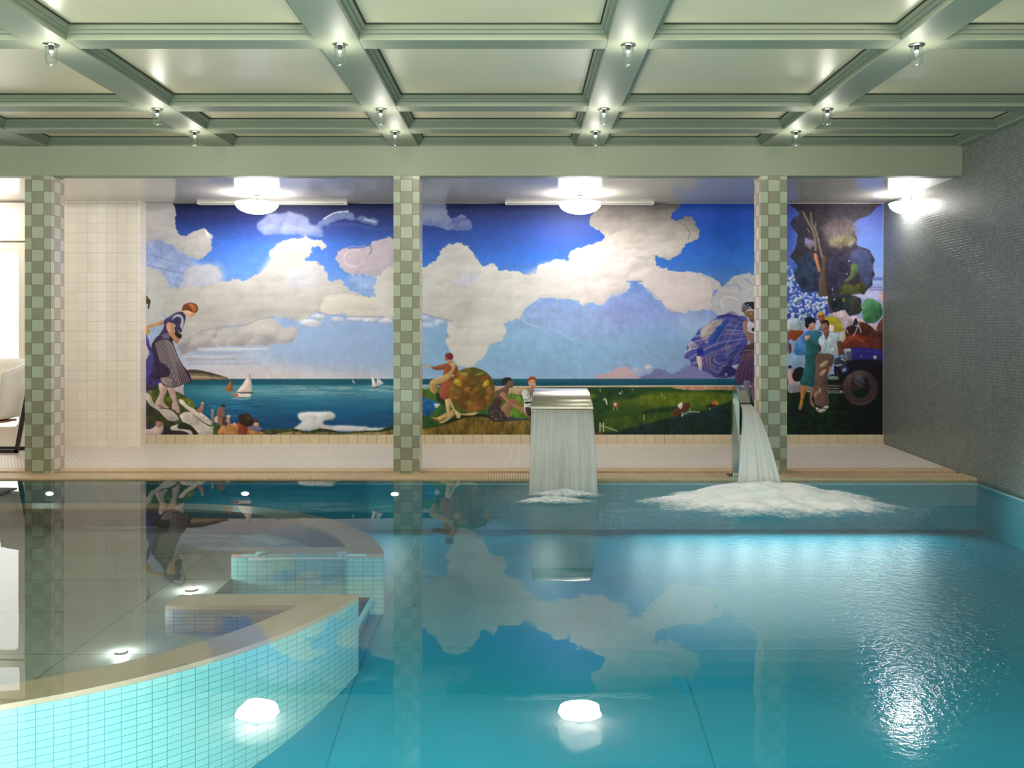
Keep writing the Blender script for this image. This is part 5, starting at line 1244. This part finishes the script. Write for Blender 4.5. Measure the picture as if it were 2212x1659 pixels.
def falling(name, top_c, hw0, hw1, y0, y1, z0, z1, dx, mat, label, thick=.012, nx=40, nz=30, dens=None, skew=0.0):
    bm = new(); uv = bm.loops.layers.uv.new('UVMap'); G = []
    for s in (0, 1):
        g = []
        for j in range(nz+1):
            v = j/nz; z = z0+(z1-z0)*v; yy = y0+(y1-y0)*math.sqrt(v*1.0)
            w = hw0+(hw1-hw0)*v**.8; row = []
            for k in range(nx+1):
                u = k/nx*2-1
                wob = .006*v*math.sin(u*9+s)+.004*v*math.sin(u*23+2*v)
                row.append(bm.verts.new((top_c+dx*v+u*w, yy+wob+thick*(s-.5)*(1-.4*u*u), z)))
            g.append(row)
        G.append(g)
    def q(vs, us):
        f = bm.faces.new(vs); f.smooth = True
        for l, u_ in zip(f.loops, us): l[uv].uv = u_
    for s in (0, 1):
        g = G[s]
        for j in range(nz):
            for k in range(nx):
                q((g[j][k], g[j][k+1], g[j+1][k+1], g[j+1][k]), ((k/nx, j/nz+s*3), ((k+1)/nx, j/nz+s*3), ((k+1)/nx, (j+1)/nz+s*3), (k/nx, (j+1)/nz+s*3)))
    for j in range(nz):
        for k in (0, nx): q((G[0][j][k], G[0][j+1][k], G[1][j+1][k], G[1][j][k]), ((0,0),)*4)
    for k in range(nx): q((G[0][nz][k], G[0][nz][k+1], G[1][nz][k+1], G[1][nz][k]), ((0,0),)*4)
    o = link_mesh(name, bm, mat)
    me = o.data; at = me.attributes.new('cover', 'FLOAT', 'POINT')
    vals = []
    for s in (0, 1):
        for j in range(nz+1):
            for k in range(nx+1): vals.append(dens(k/nx*2-1, j/nz) if dens else 1.0)
    at.data.foreach_set('value', vals)
    return tag(o, label, 'falling water', None, 'stuff')
falling('water_curtain', fx, .236, .258, 6.95, 6.72, .597, ZW-.004, 0.0, M['curtain'], 'grey curtain of water falling from the wide steel spout',
        dens=lambda u, v: (1.0 if abs(u) < .9 else 1.0-(abs(u)-.9)*3)*(1.0-.28*math.exp(-((u+.1)/.18)**2)*min(1, max(0, v*2-.7)))*(1-.35*max(0, v-.85)/.15))

# narrow jet fountain by the last pillar
jx = wx(1592.5, 7.42)
jf = empty('jet_fountain', (jx, 7.48, 0.0), 'narrow steel swan neck jet beside the right pillar', 'fountain')
pth = [(jx,7.48,0,.026,.05),(jx,7.48,.30,.026,.05),(jx,7.48,.60,.026,.05),(jx,7.47,.68,.026,.048),(jx-.003,7.43,.725,.027,.042),(jx-.006,7.36,.742,.029,.036),(jx-.012,7.27,.735,.032,.030),(jx-.018,7.18,.705,.036,.024),(jx-.023,7.10,.665,.040,.018),(jx-.026,7.05,.640,.0425,.014)]
pth = bez(pth, 3); rows = []
for i, q in enumerate(pth):
    a = pth[max(i-1, 0)]; b = pth[min(i+1, len(pth)-1)]
    d = Vector((0, b[1]-a[1], b[2]-a[2])).normalized(); nrm = Vector((1,0,0)).cross(d)
    rows.append(((q[0], q[1], q[2]), (q[3], 0, 0), nrm*q[4]*.6))
bm = new(); sweep_rect(bm, rows); bmesh.ops.bevel(bm, geom=[e for e in bm.edges if abs((e.verts[0].co-e.verts[1].co).normalized().x) < .5], offset=.008, segments=2, affect='EDGES'); o = link_mesh('neck', rel(bm, jf), M['steel'], jf, True); o.data.set_sharp_from_angle(angle=.9)
bm = new(); box(bm, jx-.026-.044, jx-.026+.044, 7.034, 7.052, .634, .645); link_mesh('nozzle_slot', rel(bm, jf), M['black_metal'], jf)
bm = new(); box(bm, jx-.06, jx+.06, 7.40, 7.56, 0.0, .012, bev=.003); link_mesh('base_plate', rel(bm, jf), M['steel'], jf)
falling('water_jet', jx-.026, .040, .178, 7.04, 6.55, .636, ZW-.004, -.012, M['jet'], 'fan of white water spraying from the narrow jet', .03, 30, 30,
        dens=lambda u, v: 1.0 if abs(u) < .85 else .85)

# foam where they land
def foam(name, cx, cy, rx, ry, hgt, label, seed, peak=(0,0), n=90, k=1.0):
    r = random.Random(seed); bm = new(); ph = [r.uniform(0, 6.28) for _ in range(10)]
    idx = {}; dens = []
    for j in range(n+1):
        for i in range(n+1):
            u, v = i/n*2-1, j/n*2-1
            ang = math.atan2(v, u); e = 1+.06*math.sin(3*ang+ph[0])+.05*math.sin(5*ang+ph[1])+.03*math.sin(11*ang+ph[2])
            rr = math.hypot(u, v)/e
            pk = math.exp(-(((u-peak[0])/.5)**2+((v-peak[1])/.55)**2))
            lump = .5+.5*math.sin(u*14+ph[3]+2*math.sin(v*7+ph[4]))*math.sin(v*11+ph[5]+2*math.sin(u*6+ph[6]))
            fine = .5+.5*math.sin(u*37+ph[7]+3*math.sin(v*17))*math.sin(v*29+ph[8]+2*math.sin(u*19))
            env = max(0, 1-rr*rr)
            z = hgt*(env**.8)*(.22+.62*pk+.26*lump+.12*fine)
            idx[(i, j)] = bm.verts.new((cx+u*rx*1.1, cy+v*ry*1.1, ZW+.001+z)); dens.append(max(0.0, min(1.0, (1.06-rr)*1.7))*k)
    for j in range(n):
        for i in range(n):
            f = bm.faces.new((idx[(i,j)], idx[(i+1,j)], idx[(i+1,j+1)], idx[(i,j+1)])); f.smooth = True
    o = link_mesh(name, bm, M['foam']); at = o.data.attributes.new('cover', 'FLOAT', 'POINT'); at.data.foreach_set('value', dens)
    return tag(o, label, 'foam', None, 'stuff')
foam('splash_foam', 1.77, 6.38, .88, .54, .135, 'broad mound of white foam under the narrow jet', 5, (-.05, .25))
foam('splash_foam', .235, 6.46, .30, .13, .035, 'small bright patch of foam before the foot of the water curtain', 9, (0, 0), 60, .62)
foam('spray', fx, 6.66, .33, .11, .05, 'low spray rising along the foot of the water curtain', 14, (0, .1), 60, .6)

# ---------------------------------------------------------------- light
def point(loc, w, col=(1,1,1), r=.05):
    l = bpy.data.lights.new('lamp_and_fill_light', 'POINT'); l.energy = w; l.color = col; l.shadow_soft_size = r
    o = bpy.data.objects.new('lamp_and_fill_light', l); COL.objects.link(o); o.location = loc; return o
def spot(loc, to, w, col, ang, r=.06, blend=.6):
    l = bpy.data.lights.new('lamp_and_fill_light', 'SPOT'); l.energy = w; l.color = col; l.spot_size = ang; l.spot_blend = blend; l.shadow_soft_size = r
    o = bpy.data.objects.new('lamp_and_fill_light', l); COL.objects.link(o); o.location = loc
    o.rotation_euler = (Vector(to)-Vector(loc)).to_track_quat('-Z', 'Y').to_euler(); return o
WARM = (1, .93, .80)
# the rows of jar lamps nearer than the picture shows, and the lit jars themselves
for y in (3.478, 2.044, .61):
    for k in (1, 2, 3, 4, 5, 6): point((BX[k], y, ZBEAM-.05), 14.5*K_JAR, WARM, .03)
for y in (4.912, 6.346, 7.07):
    for k in (3, 4, 5, 6): point((BX[k], y, ZBEAM-.112), 1.1*K_JAR, WARM, .03)
# fourth dome lamp further along the deck, out of view
point((wx(555, YL)-3.12, YL, ZAIS-.2), 14.0, (1, .93, .82), .15)
# lamps in the near pool wall
CY = (.90, 1, .98)
for x, w in ((-4.4, 115), (-2.2, 165), (0.0, 95), (2.4, 62)):
    spot((x, YP0+.05, -.30), (x*.8, 5.0, -.40), w*K_POOL, CY, 2.5)
for x, q in ((108, 3), (530, 3), (853, 3), (1180, 3), (1390, 4), (1460, 7), (1530, 8), (1600, 9), (1670, 9), (1740, 9), (1810, 9), (1880, 9), (1950, 7)):  # first three sit at the built lamps; the rest added to brighten the pool floor
    spot((wx(x, yl), yl-.03, wz(1066, yl)), (wx(x, yl), 5.0, -.35), q*K_POOL, CY, 2.5, .12)
point((wx(414, d1), d1, ZS+.035), 1.6*K_POOL, (.9, 1, 1), .02); point((wx(262, d2), d2, ZS+.035), 1.0*K_POOL, (.9, 1, 1), .02)
w = bpy.data.worlds.new('World'); SC.world = w; w.use_nodes = True
bg = w.node_tree.nodes['Background']; bg.inputs[0].default_value = (.8, .85, .9, 1); bg.inputs[1].default_value = .05

# ---------------------------------------------------------------- camera and view
cd = bpy.data.cameras.new('camera'); cam = bpy.data.objects.new('camera', cd); COL.objects.link(cam)
cam.location = (0, 0, CAMH); cam.rotation_euler = (PI/2, 0, 0)
cd.sensor_fit = 'HORIZONTAL'; cd.sensor_width = 36.0; cd.lens = 36.0*F/2212; cd.shift_x = -(VX-1106)/2212; cd.shift_y = -(829.5-VY)/2212
cd.clip_start = .05; cd.clip_end = 100
SC.camera = cam
SC.view_settings.view_transform = 'Standard'; SC.view_settings.look = 'None'; SC.view_settings.gamma = 1.0; SC.view_settings.use_curve_mapping = False
SC.view_settings.exposure = EXPO
SC.cycles.max_bounces = 5; SC.cycles.diffuse_bounces = 3; SC.cycles.glossy_bounces = 3; SC.cycles.transparent_max_bounces = 10
SC.cycles.use_adaptive_sampling = True; SC.cycles.adaptive_threshold = .075; SC.cycles.adaptive_min_samples = 24
SC.cycles.caustics_reflective = False; SC.cycles.caustics_refractive = False
SC.cycles.sample_clamp_indirect = 6.0
SC.cycles.use_denoising = True
